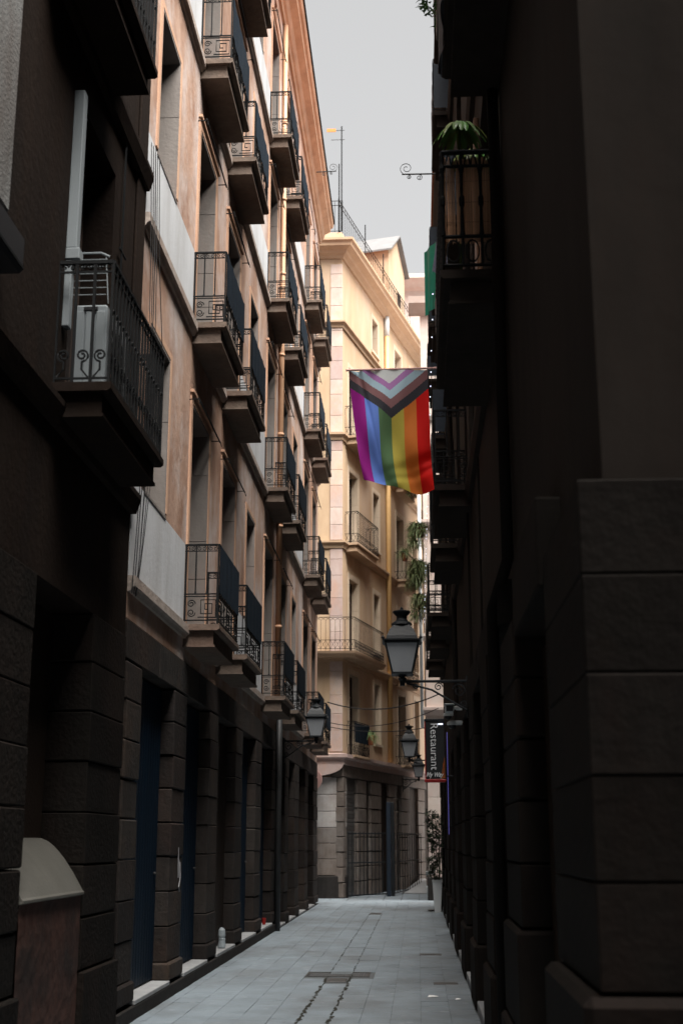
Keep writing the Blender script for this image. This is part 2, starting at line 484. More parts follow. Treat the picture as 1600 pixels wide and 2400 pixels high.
# ------------------------------------------------------------------ facade helpers
def wall(mb, u0, u1, z0, z1, ops, depth, caps=True):
    """front sheet of a wall with real openings and their reveals"""
    us = sorted(set([u0, u1] + [o[0] for o in ops] + [o[1] for o in ops]))
    zs = sorted(set([z0, z1] + [o[2] for o in ops] + [o[3] for o in ops]))
    us = [u for u in us if u0 - 1e-6 <= u <= u1 + 1e-6]
    zs = [z for z in zs if z0 - 1e-6 <= z <= z1 + 1e-6]
    for i in range(len(us) - 1):
        for j in range(len(zs) - 1):
            cu, cz = (us[i] + us[i + 1]) / 2, (zs[j] + zs[j + 1]) / 2
            if any(o[0] < cu < o[1] and o[2] < cz < o[3] for o in ops):
                continue
            mb.quad((0, us[i], zs[j]), (0, us[i + 1], zs[j]), (0, us[i + 1], zs[j + 1]), (0, us[i], zs[j + 1]))
    for a, b, c, d in ops:
        mb.quad((0, a, c), (-depth, a, c), (-depth, a, d), (0, a, d))
        mb.quad((0, b, c), (0, b, d), (-depth, b, d), (-depth, b, c))
        mb.quad((0, a, d), (-depth, a, d), (-depth, b, d), (0, b, d))
        mb.quad((0, a, c), (0, b, c), (-depth, b, c), (-depth, a, c))
    if not caps:
        return mb
    mb.quad((0, u0, z0), (-0.6, u0, z0), (-0.6, u0, z1), (0, u0, z1))
    mb.quad((0, u1, z0), (0, u1, z1), (-0.6, u1, z1), (-0.6, u1, z0))
    mb.quad((0, u0, z0), (0, u1, z0), (-0.6, u1, z0), (-0.6, u0, z0))
    return mb

def sweep_corner(prof, P0, P1, P2):
    """moulding profile (out, z) carried round an outside corner with a proper mitre"""
    P0, P1, P2 = Vector(P0), Vector(P1), Vector(P2)
    d1, d2 = (P1 - P0).normalized(), (P2 - P1).normalized()
    n1, n2 = Vector((d1.y, -d1.x, 0)), Vector((d2.y, -d2.x, 0))
    mv = (n1 + n2) / (1 + n1.dot(n2))
    n = len(prof)
    m = MB()
    vs = []
    for P, nn in ((P0, n1), (P1, mv), (P2, n2)):
        vs += [(P.x + nn.x * x, P.y + nn.y * x, z) for x, z in prof]
    fs = []
    for r in range(2):
        fs += [[r * n + k, r * n + (k + 1) % n, (r + 1) * n + (k + 1) % n, (r + 1) * n + k] for k in range(n)]
    fs += [list(range(n)), [2 * n + k for k in range(n)]]
    m.add(vs, fs)
    return m

def window(parent, F, deg, u, z, w, h, door=False, inset=0.27, fm='frame_wood', pm='pane', name=None):
    """casement window (or balcony door): frame + two panes as sub-parts; origin at the opening's lower corner"""
    def mk_frame():
        m = MB()
        x = 0.0
        t = 0.06
        m.box(-0.05, 0.02, 0.0, t, 0, h)
        m.box(-0.05, 0.02, w - t, w, 0, h)
        m.box(-0.05, 0.018, t, w - t, h - t, h)
        m.box(-0.05, 0.018, t, w - t, 0, t)
        m.box(-0.04, 0.026, w / 2 - 0.045, w / 2 + 0.045, t, h - t)
        zt = h * 0.74
        m.box(-0.04, 0.012, t, w / 2 - 0.045, zt - 0.03, zt + 0.03)
        m.box(-0.04, 0.012, w / 2 + 0.045, w - t, zt - 0.03, zt + 0.03)
        if door:
            m.box(-0.04, 0.008, t, w / 2 - 0.045, t, 0.55)
            m.box(-0.04, 0.008, w / 2 + 0.045, w - t, t, 0.55)
        return m.mesh('window_frame', fm)
    def mk_pane(k):
        m = MB()
        a = 0.055 if k == 0 else w / 2 + 0.04
        b = w / 2 - 0.04 if k == 0 else w - 0.055
        m.box(-0.03, -0.018, a, b, 0.05, h - 0.05)
        return m.mesh('pane', pm)
    key = (round(w, 3), round(h, 3), door, fm, pm)
    fr = shared(('wf',) + key, mk_frame)
    o = place(name or ('balcony_door' if door else 'window'), fr, parent, F @ Vector((-inset, u, z)), R_(deg))
    for k in (0, 1):
        sub('pane', shared(('wp', k) + key, lambda k=k: mk_pane(k)), o)
    return o

def surround(parent, F, deg, u, z, w, h, m='jamb_stone', depth=0.34, name='window_surround', t=0.035, proud=0.012):
    def mk():
        b = MB()
        n = max(2, int(h / 0.62))
        cuts = [0.0] + [h * (k + (0.18 if k % 2 else -0.1)) / n for k in range(1, n)] + [h]
        for k in range(n):
            b.box(-depth, proud, 0, t, cuts[k] + 0.004, cuts[k + 1] - 0.004)
            b.box(-depth, proud, w - t, w, cuts[k] + 0.004, cuts[k + 1] - 0.004)
        b.box(-depth, proud, t, w - t, h - t, h)
        return b.mesh('window_surround', m)
    return place(name, shared(('sur', round(w, 3), round(h, 3), m, depth, t), mk), parent, F @ Vector((0, u, z)), R_(deg))

def block(parent, F, deg, u0, u1, z0, z1, x0, x1, m, b=0.012, name='stone_block', shift=0.0):
    dx, du, dz = round(x1 - x0, 3), round(u1 - u0, 3), round(z1 - z0, 3)
    me = shared(('blk', dx, du, dz, m, b), lambda: MB().cbox(0, dx, 0, du, 0, dz, b).mesh('stone_block', m))
    return place(name, me, parent, F @ Vector((x0 + shift, u0, z0)), R_(deg))

def pier(parent, F, deg, u0, u1, z0, z1, n, m, depth=0.36, proud=0.03, rnd=0.009, joint=0.010):
    dz = (z1 - z0) / n
    for k in range(n):
        j = random.uniform(-rnd, rnd)
        e0, e1 = random.choice((0.0, 0.012, 0.024)), random.choice((0.0, 0.012, 0.024))
        block(parent, F, deg, u0 + 0.004 + e0, u1 - 0.004 - e1, z0 + k * dz + joint / 2, z0 + (k + 1) * dz - joint / 2, -depth, proud, m, b=random.choice((0.006, 0.009, 0.014)), shift=j)

KEY = [(0, 0), (1, 0), (1, 0.98), (0.16, 0.98), (0.16, 0.2), (0.8, 0.2), (0.8, 0.76), (0.4, 0.76), (0.4, 0.44), (0.6, 0.44)]
def railing_mesh(L, D, hgt=0.96, bars=True, plain=False, r=0.0105):
    """wrought-iron balcony railing: greek-key end panels, C-scroll frieze, plain uprights"""
    m = MB()
    zl, zm, zt = 0.06, 0.37, hgt
    rr = r
    for yy in (0.0, L):
        for z, q in ((zl, rr), (zm - 0.028, rr * 0.8), (zm, rr), (zt, rr * 1.5), (zt - 0.075, rr * 0.7)):
            m.tube([(0.0, yy, z), (D, yy, z)], q)
        for x in (0.015, D):
            m.tube([(x, yy, 0), (x, yy, zt)], rr * 1.3)
        for x in (D / 3, 2 * D / 3):
            m.tube([(x, yy, zm), (x, yy, zm + 0.04), (x, yy, zt)], [rr * 1.9, rr, rr])
        for k in range(3):
            cx = D * (k + 0.5) / 3
            m.tube(spiral(cx - 0.028, zt - 0.042, 0.03, 1.3, 1, PI / 2, 9, 'xz', yy), rr * 0.55, 3)
            m.tube(spiral(cx + 0.028, zt - 0.042, 0.03, 1.3, -1, PI / 2, 9, 'xz', yy), rr * 0.55, 3)
        kx0, kx1 = D * 0.42, D * 0.94
        m.tube([(kx0 + (kx1 - kx0) * a, yy, 0.095 + 0.21 * b) for a, b in KEY], rr * 0.85)
        m.tube(spiral(D * 0.22, 0.255, 0.05, 1.5, 1, 0, 14, 'xz', yy), rr * 0.75, 3)
        m.tube(spiral(D * 0.22, 0.150, 0.05, 1.5, -1, 0, 14, 'xz', yy), rr * 0.75, 3)
    for z, q in ((zl, rr), (zm - 0.028, rr * 0.8), (zm, rr), (zt, rr * 1.5), (zt - 0.075, rr * 0.7)):
        m.tube([(D, 0, z), (D, L, z)], q)
    nb = max(3, int(L / 0.125))
    for k in range(1, nb):
        y = L * k / nb
        m.tube([(D, y, zm), (D, y, zt)], rr)
    npan = max(2, int(L / 0.3))
    for k in range(npan):
        y0, y1 = L * k / npan + 0.02, L * (k + 1) / npan - 0.02
        if k % 2 == 0:
            m.tube([(D, y0 + (y1 - y0) * a, 0.09 + 0.22 * b) for a, b in KEY], rr * 0.85)
        else:
            c = (y0 + y1) / 2
            m.tube(spiral(c, 0.255, 0.05, 1.5, 1, 0, 12, 'yz', D), rr * 0.75, 3)
            m.tube(spiral(c, 0.150, 0.05, 1.5, -1, 0, 12, 'yz', D), rr * 0.75, 3)
            m.tube([(D, c, 0.06), (D, c, 0.34)], rr * 0.7)
    return m.mesh('railing', 'iron')

def balcony(parent, F, deg, u, z, L, D, slabm='string_stone', screen='screen_cloth', rail=None, corb=True, name='balcony', end=False):
    """slab with moulded edge as the part; railing, cloth screen and corbel as sub-parts"""
    def mk_slab():
        m = MB()
        m.extr([(0.0, -0.062), (D + 0.005, -0.062), (D + 0.03, -0.045), (D + 0.03, 0.008), (0.0, 0.008)], -0.04, L + 0.04)
        return m.mesh('balcony_slab', slabm)
    def mk_corb():
        m = MB()
        m.box(0.0, D - 0.045, 0.02, L - 0.02, -0.225, -0.063)
        m.box(0.0, D - 0.030, 0.005, L - 0.005, -0.252, -0.2255)
        return m.mesh('corbel', slabm)
    def mk_scr():
        m = MB()
        n = 14
        for k in range(n):
            y0, y1 = 0.015 + (L - 0.03) * k / n, 0.015 + (L - 0.03) * (k + 1) / n
            w0, w1 = 0.006 * math.sin(k * 1.9), 0.006 * math.sin((k + 1) * 1.9)
            x = D + 0.013
            m.add([(x + w0, y0, 0.385), (x + w1, y1, 0.385), (x + w1, y1, 0.955), (x + w0, y0, 0.955),
                   (x + w0 + 0.004, y0, 0.385), (x + w1 + 0.004, y1, 0.385), (x + w1 + 0.004, y1, 0.955), (x + w0 + 0.004, y0, 0.955)],
                  [[3, 2, 1, 0], [4, 5, 6, 7], [0, 1, 5, 4], [2, 3, 7, 6]])
        if end:
            m.box(0.02, D + 0.01, L + 0.012, L + 0.016, 0.08, 0.955)
        return m.mesh('cloth_screen', screen)
    k = (round(L, 3), round(D, 3))
    o = place(name, shared(('slab', slabm) + k, mk_slab), parent, F @ Vector((0.0, u, z)), R_(deg))
    sub('railing', rail or shared(('rail',) + k, lambda: railing_mesh(L, D)), o)
    if screen:
        sub('cloth_screen', shared(('scr', screen, end) + k, mk_scr), o)
    if corb:
        sub('corbel', shared(('corb', slabm) + k, mk_corb), o)
    return o

# ================================================================== THE SETTING: ground and street
g = MB().quad((-300, -300, -0.08), (300, -300, -0.08), (300, 300, -0.08), (-300, 300, -0.08)).build('ground', 'ground')
struct(g)
street = struct(MB().box(-2.9, 1.2, -30, 36.6, -0.07, -0.006).box(1.2, 14, -8, 4.55, -0.07, -0.014).box(-14, 14, 36.6, 62, -0.07, -0.014).build('street', 'joint'))
SW, SL = 0.28, 0.40                        # paving module
XS = [-1.12 + SW * k for k in range(-6, 7)]
def slab_mesh(seed):
    rnd = random.Random(seed)
    m = MB()
    g_ = 0.0012
    b = 0.0018
    x0, x1, y0, y1 = g_, SW - g_, g_, SL - g_
    t = [rnd.uniform(-0.0025, 0.0025) for _ in range(4)]
    top = [(x0 + b, y0 + b, t[0]), (x1 - b, y0 + b, t[1]), (x1 - b, y1 - b, t[2]), (x0 + b, y1 - b, t[3])]
    mid = [(x0, y0, t[0] - b), (x1, y0, t[1] - b), (x1, y1, t[2] - b), (x0, y1, t[3] - b)]
    bot = [(p[0], p[1], -0.05) for p in mid]
    m.add(top + mid + bot, [[0, 1, 2, 3]] + [[4 + k, 4 + (k + 1) % 4, (k + 1) % 4, k] for k in range(4)] + [[8 + k, 8 + (k + 1) % 4, 4 + (k + 1) % 4, 4 + k] for k in range(4)])
    return m
SLABS = [slab_mesh(s).mesh('paving_slab', 'slab') for s in range(10)]
far = MB()
near = MB()
cnt = 0
row = 0
Y = -6.8
HOLES = [(-1.40, -0.62, 16.40, 17.0), (-1.11, -0.86, 15.78, 16.22)]
while Y < 36.4:
    for i, x in enumerate(XS):
        if x + SW > 0.66:
            continue
        off = 0.0 if i % 2 == 0 else 0.2
        yy = Y + off
        if any(a < x + SW / 2 < b and c < yy + SL / 2 < d for a, b, c, d in HOLES):
            continue
        if yy >= 11.75 and cnt < 300:
            place('paving_slab', SLABS[random.randrange(10)], street, (x, yy, random.uniform(-0.0015, 0.0015)))
            cnt += 1
        else:
            mm = SLABS[random.randrange(10)]
            t = far if yy >= 11.75 else near
            t.add([(v.co.x + x, v.co.y + yy, v.co.z) for v in mm.vertices], [list(p.vertices) for p in mm.polygons])
    Y += SL
for t in (far, near):
    o = t.build('paving_slabs', 'slab', street)
    o['kind'] = 'stuff'
# the bend of the street: larger pale slabs and a shallow raised kerb along the far facade
bend = MB()
for i in range(-16, 22):
    for j in range(34):
        x, y = i * 0.5, 36.62 + j * 0.6
        bend.cbox(x + 0.006, x + 0.494, y + 0.006, y + 0.594, -0.05, random.uniform(-0.002, 0.002), 0.004)
o = bend.build('paving_slabs', 'slab', street)
o['kind'] = 'stuff'
side = MB()
for i in range(44):
    for j in range(13):
        x, y = 1.22 + i * 0.3, -7.6 + j * 0.9
        side.cbox(x + 0.005, x + 0.295, y + 0.005, y + 0.895, -0.05, random.uniform(-0.002, 0.002), 0.004)
o = side.build('paving_slabs', 'slab', street)
o['kind'] = 'stuff'

# ================================================================== LEFT: long orange facade
LF = FM(-2.7, 0, 0)
LB = thing('orange_apartment_building', 'long orange plaster facade with rows of dark-screened iron balconies', 'building', (-2.7, 11.72, 0))
FLO = [4.03, 7.80, 11.50, 14.95]
HEAD = 2.78
BAL_U = [14.66, 17.16, 22.30, 24.78, 30.20, 32.70]
DOOR_U = [14.78, 17.28, 22.42, 24.90, 30.32, 32.82]
WIN_U = [12.25, 19.92, 27.50]
Y0, Y1 = 11.72, 34.95
DW, WW = 1.30, 1.08
ops = []
for f in FLO:
    for u in DOOR_U:
        ops.append((u, u + DW, f + 0.012, f + HEAD))
    for u in WIN_U:
        ops.append((u, u + WW, f + 0.97, f + HEAD))
for u in DOOR_U + WIN_U:
    ops.append((u + 0.35, u + 0.85, 18.10, 18.55))
wall(MB(LF), Y0, Y1, 3.63, 19.0, ops, 0.34).build('wall', 'plaster', LB)
MB(LF).box(-5.0, -0.55, Y0, Y1, 0.2, 19.2).build('inner_wall', 'dark_wall', LB)
MB(LF).box(-5.2, 0.30, Y0, Y1 + 0.1, 19.575, 19.72).build('roof', 'terracotta', LB)
CORN = [(0, 18.92), (0.05, 18.92), (0.07, 19.02), (0.12, 19.05), (0.16, 19.17), (0.17, 19.22), (0.33, 19.29), (0.345, 19.40), (0.40, 19.42), (0.43, 19.50), (0.43, 19.57), (0, 19.57)]
MB(LF).extr(CORN, Y0, Y1 + 0.12).build('cornice', 'cornice_stone', LB)
MB(LF).tube([(0.45, Y0, 19.55), (0.45, Y1 + 0.1, 19.55)], 0.022, 6).build('gutter', 'iron', LB)
for fi, f in enumerate(FLO):
    m = MB(LF)
    m.extr([(0, f - 0.15), (0.03, f - 0.15), (0.05, f - 0.115), (0.075, f - 0.10), (0.075, f - 0.006), (0, f)], Y0, Y1)
    m.build('string_course', 'course_stone', LB)
    for a, b in ((Y0, 14.60), (18.95, 22.22), (26.55, 30.12)):
        m = MB(LF)
        m.box(0.0, 0.010, a, b, f, f + 0.955)
        m.build('painted_spandrel', 'white_plaster', LB)
    for k, u in enumerate(DOOR_U):
        window(LB, LF, 0, u + 0.035, f + 0.012, DW - 0.07, HEAD - 0.047, door=True)
        surround(LB, LF, 0, u, f + 0.012, DW, HEAD - 0.012)
        m = MB(LF)                              # moulded orange architrave round the opening
        m.box(0.0, 0.022, u - 0.11, u - 0.002, f + 0.01, f + HEAD + 0.10)
        m.box(0.0, 0.022, u + DW + 0.002, u + DW + 0.11, f + 0.01, f + HEAD + 0.10)
        m.box(0.0, 0.020, u - 0.002, u + DW + 0.002, f + HEAD + 0.002, f + HEAD + 0.10)
        m.box(0.0, 0.05, u - 0.13, u + DW + 0.13, f + HEAD + 0.102, f + HEAD + 0.14)
        m.build('architrave', 'orange_trim', LB)
        balcony(LB, LF, 0, BAL_U[k], f, 1.62, 0.40)
        if fi < 4:                              # rod for a roll-down blind in front of the door head
            m = MB(LF)
            zz = f + HEAD + random.uniform(-0.02, 0.05)
            m.tube([(0.0, u - 0.16, zz), (0.13, u - 0.16, zz), (0.13, u - 0.16, zz - 0.06)], 0.008)
            m.tube([(0.12, u - 0.2, zz), (0.12, u + DW + 0.25, zz - 0.02)], 0.011, 5)
            m.tube([(0.0, u + DW + 0.18, zz - 0.02), (0.13, u + DW + 0.18, zz - 0.02), (0.15, u + DW + 0.18, zz - 0.10)], 0.008)
            m.build('blind_rod', 'iron', LB)
    for u in WIN_U:
        h = HEAD - 0.97
        window(LB, LF, 0, u + 0.035, f + 0.97, WW - 0.07, h - 0.035)
        surround(LB, LF, 0, u, f + 0.97, WW, h)
        m = MB(LF)
        m.box(-0.30, 0.018, u - 0.03, u + WW + 0.03, f + 0.945, f + 0.972)
        m.build('window_sill', 'jamb_stone', LB)
        m = MB(LF)
        m.box(0.0, 0.018, u - 0.09, u - 0.002, f + 1.01, f + HEAD + 0.08)
        m.box(0.0, 0.018, u + WW + 0.002, u + WW + 0.09, f + 1.01, f + HEAD + 0.08)
        m.box(0.0, 0.016, u - 0.002, u + WW + 0.002, f + HEAD + 0.002, f + HEAD + 0.08)
        m.build('architrave', 'orange_trim', LB)
for u in DOOR_U + WIN_U:
    m = MB(LF).box(-0.28, -0.24, u + 0.35, u + 0.85, 18.10, 18.55)
    m.box(-0.24, -0.22, u + 0.585, u + 0.615, 18.10, 18.55)
    m.build('attic_vent', 'frame_wood', LB)
# ground floor: rusticated piers, lintels, doors, thresholds, kerb
P = [(11.74, 12.41), (14.16, 14.94), (16.65, 17.40), (19.15, 19.88), (21.55, 22.35), (23.98, 24.95), (26.30, 27.10), (28.48, 29.42), (30.96, 31.90), (33.60, 34.93)]
for i, (a, b) in enumerate(P):
    zb = 0.16 if b < 25 else 0.04
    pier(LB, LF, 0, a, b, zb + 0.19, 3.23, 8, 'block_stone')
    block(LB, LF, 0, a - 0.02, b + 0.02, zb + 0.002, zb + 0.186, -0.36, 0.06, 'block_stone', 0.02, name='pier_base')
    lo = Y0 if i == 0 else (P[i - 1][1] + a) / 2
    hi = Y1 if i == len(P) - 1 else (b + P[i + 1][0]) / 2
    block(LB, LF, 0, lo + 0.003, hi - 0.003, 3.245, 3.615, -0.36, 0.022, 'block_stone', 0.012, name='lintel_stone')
for i in range(len(P) - 1):
    a, b = P[i][1], P[i + 1][0]
    zb = 0.16 if b < 25 else 0.04
    m = MB(LF).cbox(-0.34, 0.072, a + 0.024, b - 0.024, zb - 0.03, zb + 0.012, 0.006)
    m.build('threshold', 'threshold_stone', LB)
    col = 'blue_door' if i in (0, 1, 3, 4) else 'brown_door'
    h = 3.235 - zb
    n = max(5, int((b - a) / 0.12))
    d = MB(LF)
    d.box(-0.36, -0.14, a, b, zb + 0.015, 3.235)
    door = d.build('door', col, LB)
    pw = (b - a) / n
    pm = shared(('plank', round(pw, 3), round(h, 3), col), lambda: MB().cbox(0, 0.022, 0.003, pw - 0.003, 0, h - 0.05, 0.005).mesh('plank', col))
    for k in range(n):
        place('plank', pm, door, LF @ Vector((-0.139, a + k * pw, zb + 0.03)))
    if i in (0, 1, 3):
        MB(LF).lathe([(0.0, 0), (0.022, 0.005), (0.022, 0.02), (0, 0.03)], (-0.105, a + 0.92 * (b - a), 1.25), 8).build('door_knob', 'grey_pipe', door)
m = MB(LF)
m.cbox(-0.40, 0.075, Y0, 24.95, -0.03, 0.128, 0.01)
m.build('base_kerb', 'kerb_stone', LB)
MB(LF).cbox(-0.40, 0.075, 24.952, Y1, -0.03, 0.008, 0.004).build('base_kerb', 'kerb_stone', LB)
# drain pipe between the third and fourth balcony columns
m = MB(LF)
m.tube([(0.06, 24.42, 18.9), (0.06, 24.42, 4.2)], 0.055, 10)
for z in (5.6, 7.6, 9.5, 11.2, 13.0, 14.7, 16.5):
    m.tube([(0.06, 24.42, z - 0.03), (0.06, 24.42, z + 0.03)], 0.066, 10)
m.build('drain_pipe', 'terracotta_pipe', LB, smooth=True)
MB(LF).tube([(0.10, 24.42, 4.2), (0.10, 24.42, 0.0)], 0.06, 10).build('drain_pipe', 'grey_pipe', LB, smooth=True)
# graffiti: black drips on the first lintel, a white tag on the second pier
rnd = random.Random(3)
m = MB(LF)
u = 13.35
while u < 14.9:
    z1 = 3.58 - rnd.uniform(0, 0.06)
    z0 = 3.28 + rnd.uniform(-0.02, 0.10)
    w = rnd.uniform(0.018, 0.04)
    m.box(0.0225, 0.0245, u, u + w, z0, z1)
    if rnd.random() < 0.55:
        zz = rnd.uniform(z0 + 0.05, z1 - 0.05)
        m.box(0.0228, 0.0248, u + w, u + w + 0.06, zz, zz + 0.03)
    u += rnd.uniform(0.05, 0.13)
m.build('graffiti', 'graffiti_black', LB)['kind'] = 'stuff'
m = MB(LF)
tagp = [(14.62, 1.52), (14.66, 1.20), (14.68, 1.38), (14.72, 1.22), (14.74, 1.36), (14.78, 1.25), (14.76, 1.16), (14.70, 1.10), (14.74, 1.05)]
m.tube([(0.034, a, b) for a, b in tagp], 0.008, 4)
m.build('graffiti', 'graffiti_white', LB)

# ================================================================== LEFT, nearest: dark old building with the air-conditioner balcony
NF = FM(-2.7, 0, 0)
NB = thing('dark_stone_building', 'dark weathered building nearest on the left with two black iron balconies', 'building', (-2.7, -6, 0))
nops = [(9.28, 10.55, 4.92, 7.55), (9.0, 10.4, 8.32, 10.8), (8.84, 10.48, 1.2, 3.45), (9.0, 10.3, 11.8, 14.2)]
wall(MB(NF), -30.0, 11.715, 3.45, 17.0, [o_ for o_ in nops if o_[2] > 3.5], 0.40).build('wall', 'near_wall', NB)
MB(NF).box(-5.0, -0.60, -30.0, 11.70, 0.0, 17.2).build('inner_wall', 'dark_wall', NB)
MB(NF).extr([(0, 16.6), (0.1, 16.65), (0.3, 16.9), (0.34, 17.0), (0, 17.0)], -30.0, 11.715).build('cornice', 'near_wall', NB)
MB(NF).extr([(0, 4.62), (0.06, 4.62), (0.10, 4.75), (0.10, 4.80), (0, 4.83)], -30.0, 11.715).build('string_course', 'near_wall', NB)
MB(NF).extr([(0, 8.02), (0.06, 8.02), (0.10, 8.15), (0.10, 8.20), (0, 8.23)], -30.0, 11.715).build('string_course', 'near_wall', NB)
MB(NF).cbox(0.0, 0.07, 6.2, 7.55, 5.6, 16.5, 0.02).build('pilaster', 'weathered', NB)
MB(NF).cbox(0.0, 0.03, 11.35, 11.712, 4.85, 16.5, 0.01).build('pilaster', 'near_wall', NB)
for (a, b) in ((10.48, 11.70), (7.5, 8.84), (5.6, 7.45)):
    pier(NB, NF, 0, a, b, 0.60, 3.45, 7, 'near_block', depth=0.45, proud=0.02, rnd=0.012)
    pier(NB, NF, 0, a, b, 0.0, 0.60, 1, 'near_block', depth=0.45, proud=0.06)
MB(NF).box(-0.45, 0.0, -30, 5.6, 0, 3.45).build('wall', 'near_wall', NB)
m = MB(NF)
sp_ = []
for i in range(9):
    t = i / 8
    sp_.append((-0.33 + 0.36 * t ** 0.85, 1.62 - 0.40 * t ** 1.35))
sp_ += [(0.045, 1.205), (0.045, 1.188), (0.02, 1.180), (-0.33, 1.15)]
m.extr(sp_, 8.846, 10.474)
m.build('window_sill', 'sill_plaster', NB)
m = MB(NF)
rnd = random.Random(11)
nu, nz = 20, 16
grid = [[(0.02 + rnd.uniform(-0.002, 0.003) - (0.03 if (j < 4 and 4 < i < 15 and rnd.random() < 0.6) else 0), 8.845 + 1.63 * i / nu, 1.188 * j / nz) for j in range(nz + 1)] for i in range(nu + 1)]
for i in range(nu):
    for j in range(nz):
        m.quad(grid[i][j], grid[i + 1][j], grid[i + 1][j + 1], grid[i][j + 1])
m.box(-0.4, -0.06, 8.845, 10.475, 0, 1.15)
m.build('under_sill_panel', 'red_plaster', NB)
MB(NF).box(-0.56, -0.332, 8.842, 10.478, 1.15, 3.45).build('shutter', 'brown_door', NB)
window(NB, NF, 0, 9.28, 4.92, 1.27, 2.63, door=True, inset=0.30)
window(NB, NF, 0, 9.0, 8.32, 1.4, 2.48, door=True, inset=0.30)
window(NB, NF, 0, 9.0, 11.8, 1.3, 2.4, inset=0.30)
NRAIL = None
def near_rail(L, D):
    """taller plain-bar railing with big C-scrolls low down"""
    m = MB()
    r = 0.013
    zt = 1.0
    for yy in (0.0, L):
        for z in (0.05, 0.92, zt):
            m.tube([(0, yy, z), (D, yy, z)], r * (1.5 if z == zt else 0.8))
        for k in range(4):
            x = D * k / 3
            m.tube([(x, yy, 0), (x, yy, zt)], r * 1.15)
        for k in range(3):
            c = D * (k + 0.5) / 3
            m.tube(spiral(c, 0.235, 0.052, 1.6, 1 if k % 2 else -1, -PI / 2, 18, 'xz', yy), r * 0.75, 4)
            m.tube([(c + (0.05 if k % 2 else -0.05), yy, 0.06), (c, yy, 0.12), (c, yy, 0.185)], r * 0.75, 4)
            m.tube(spiral(c - 0.03, 0.96, 0.03, 1.2, 1, 0, 9, 'xz', yy), r * 0.55, 3)
            m.tube(spiral(c + 0.03, 0.96, 0.03, 1.2, -1, PI, 9, 'xz', yy), r * 0.55, 3)
    for z in (0.05, 0.92, zt):
        m.tube([(D, 0, z), (D, L, z)], r * (1.5 if z == zt else 0.8))
    n = int(L / 0.11)
    for k in range(n + 1):
        y = L * k / n
        m.tube([(D, y, 0), (D, y, zt)], r)
        if k < n:
            c = y + L / n / 2
            m.tube(spiral(c, 0.235, 0.045, 1.6, 1 if k % 2 else -1, -PI / 2, 12, 'yz', D), r * 0.7, 3)
            m.tube(spiral(c, 0.60, 0.03, 1.0, 1, 0, 8, 'yz', D), r * 0.6, 3)
    return m.mesh('railing', 'iron')
NRAIL = near_rail(1.98, 0.42)
balcony(NB, NF, 0, 8.98, 4.93, 1.98, 0.42, slabm='near_wall', screen=None, rail=NRAIL)
balcony(NB, NF, 0, 8.10, 8.33, 1.98, 0.42, slabm='near_wall', screen=None, rail=NRAIL)
for pts_ in ([(0.03, 10.78, 8.3), (0.03, 10.78, 5.0)], [(0.03, 10.70, 6.9), (0.03, 10.95, 6.9)], [(0.03, 10.66, 6.2), (0.06, 10.80, 6.2)]):
    MB(NF).tube(pts_, 0.011, 5).build('conduit', 'iron', NB)
# ================================================================== RIGHT: dark wall rising straight from the street
def RU(y):
    return -y
RF = FM(0.6, 0, 180)
RUF = FM(0.70, 0, 180)                       # the wall above the ground floor stands a little back
RB = thing('dark_tenement', 'long dark stone building on the right with plinth blocks and iron balconies', 'building', (0.6, 20, 0))
RY0, RY1 = 8.92, 33.6
RBAL = [(9.05, 2.4), (14.95, 1.7), (18.1, 1.7), (23.9, 1.7), (26.7, 1.7), (30.2, 1.5)]
RFL = [5.75, 9.25, 12.75]
rops = []
for f in RFL:
    for y, L in RBAL:
        rops.append((-(y + L - 0.15), -(y + 0.15), f + 0.012, f + 2.6))
    for y in (12.3, 21.0):
        rops.append((-(y + 1.0), -y, f + 0.9, f + 2.6))
RS_Y, RH = 14.72, 13.7                       # nearest part's unseen top cut lower to let more sun into the lane
rops = [o_ for o_ in rops if not (o_[0] > -RS_Y and o_[3] > RH)]
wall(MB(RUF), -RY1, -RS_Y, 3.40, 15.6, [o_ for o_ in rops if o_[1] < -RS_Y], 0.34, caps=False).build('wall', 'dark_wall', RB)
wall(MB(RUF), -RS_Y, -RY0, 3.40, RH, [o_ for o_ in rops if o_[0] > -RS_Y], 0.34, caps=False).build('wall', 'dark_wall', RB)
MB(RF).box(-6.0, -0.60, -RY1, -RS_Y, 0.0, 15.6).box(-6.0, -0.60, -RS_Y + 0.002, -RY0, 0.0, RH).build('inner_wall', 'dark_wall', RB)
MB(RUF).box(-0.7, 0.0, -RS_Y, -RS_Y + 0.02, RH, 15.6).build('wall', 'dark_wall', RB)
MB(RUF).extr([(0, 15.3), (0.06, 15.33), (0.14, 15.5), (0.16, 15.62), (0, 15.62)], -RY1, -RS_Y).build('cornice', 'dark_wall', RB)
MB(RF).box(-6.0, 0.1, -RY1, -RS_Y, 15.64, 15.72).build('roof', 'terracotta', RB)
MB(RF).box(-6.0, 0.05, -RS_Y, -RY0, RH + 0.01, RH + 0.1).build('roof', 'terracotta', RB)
for f in RFL:
    MB(RUF).extr([(0, f - 0.18), (0.05, f - 0.18), (0.08, f - 0.08), (0.08, f - 0.006), (0, f)], -RY1, -RY0).build('string_course', 'dark_wall', RB)
    for bi, (y, L) in enumerate(RBAL):
        if f > 12 and y < RS_Y:
            continue
        window(RB, RUF, 180, -(y + L - 0.15), f + 0.012, L - 0.30, 2.585, door=True)
        if not (f == 5.75 and bi == 0):
            if not (bi == 0):
                balcony(RB, RUF, 180, -(y + L), f, L, 0.43 if f < 7 else 0.28, slabm='dark_wall', screen='tarp_navy', end=f > 7)
    for y in (12.3, 21.0):
        if f > 12 and y < RS_Y:
            continue
        window(RB, RUF, 180, -(y + 1.0), f + 0.9, 1.0, 1.70)
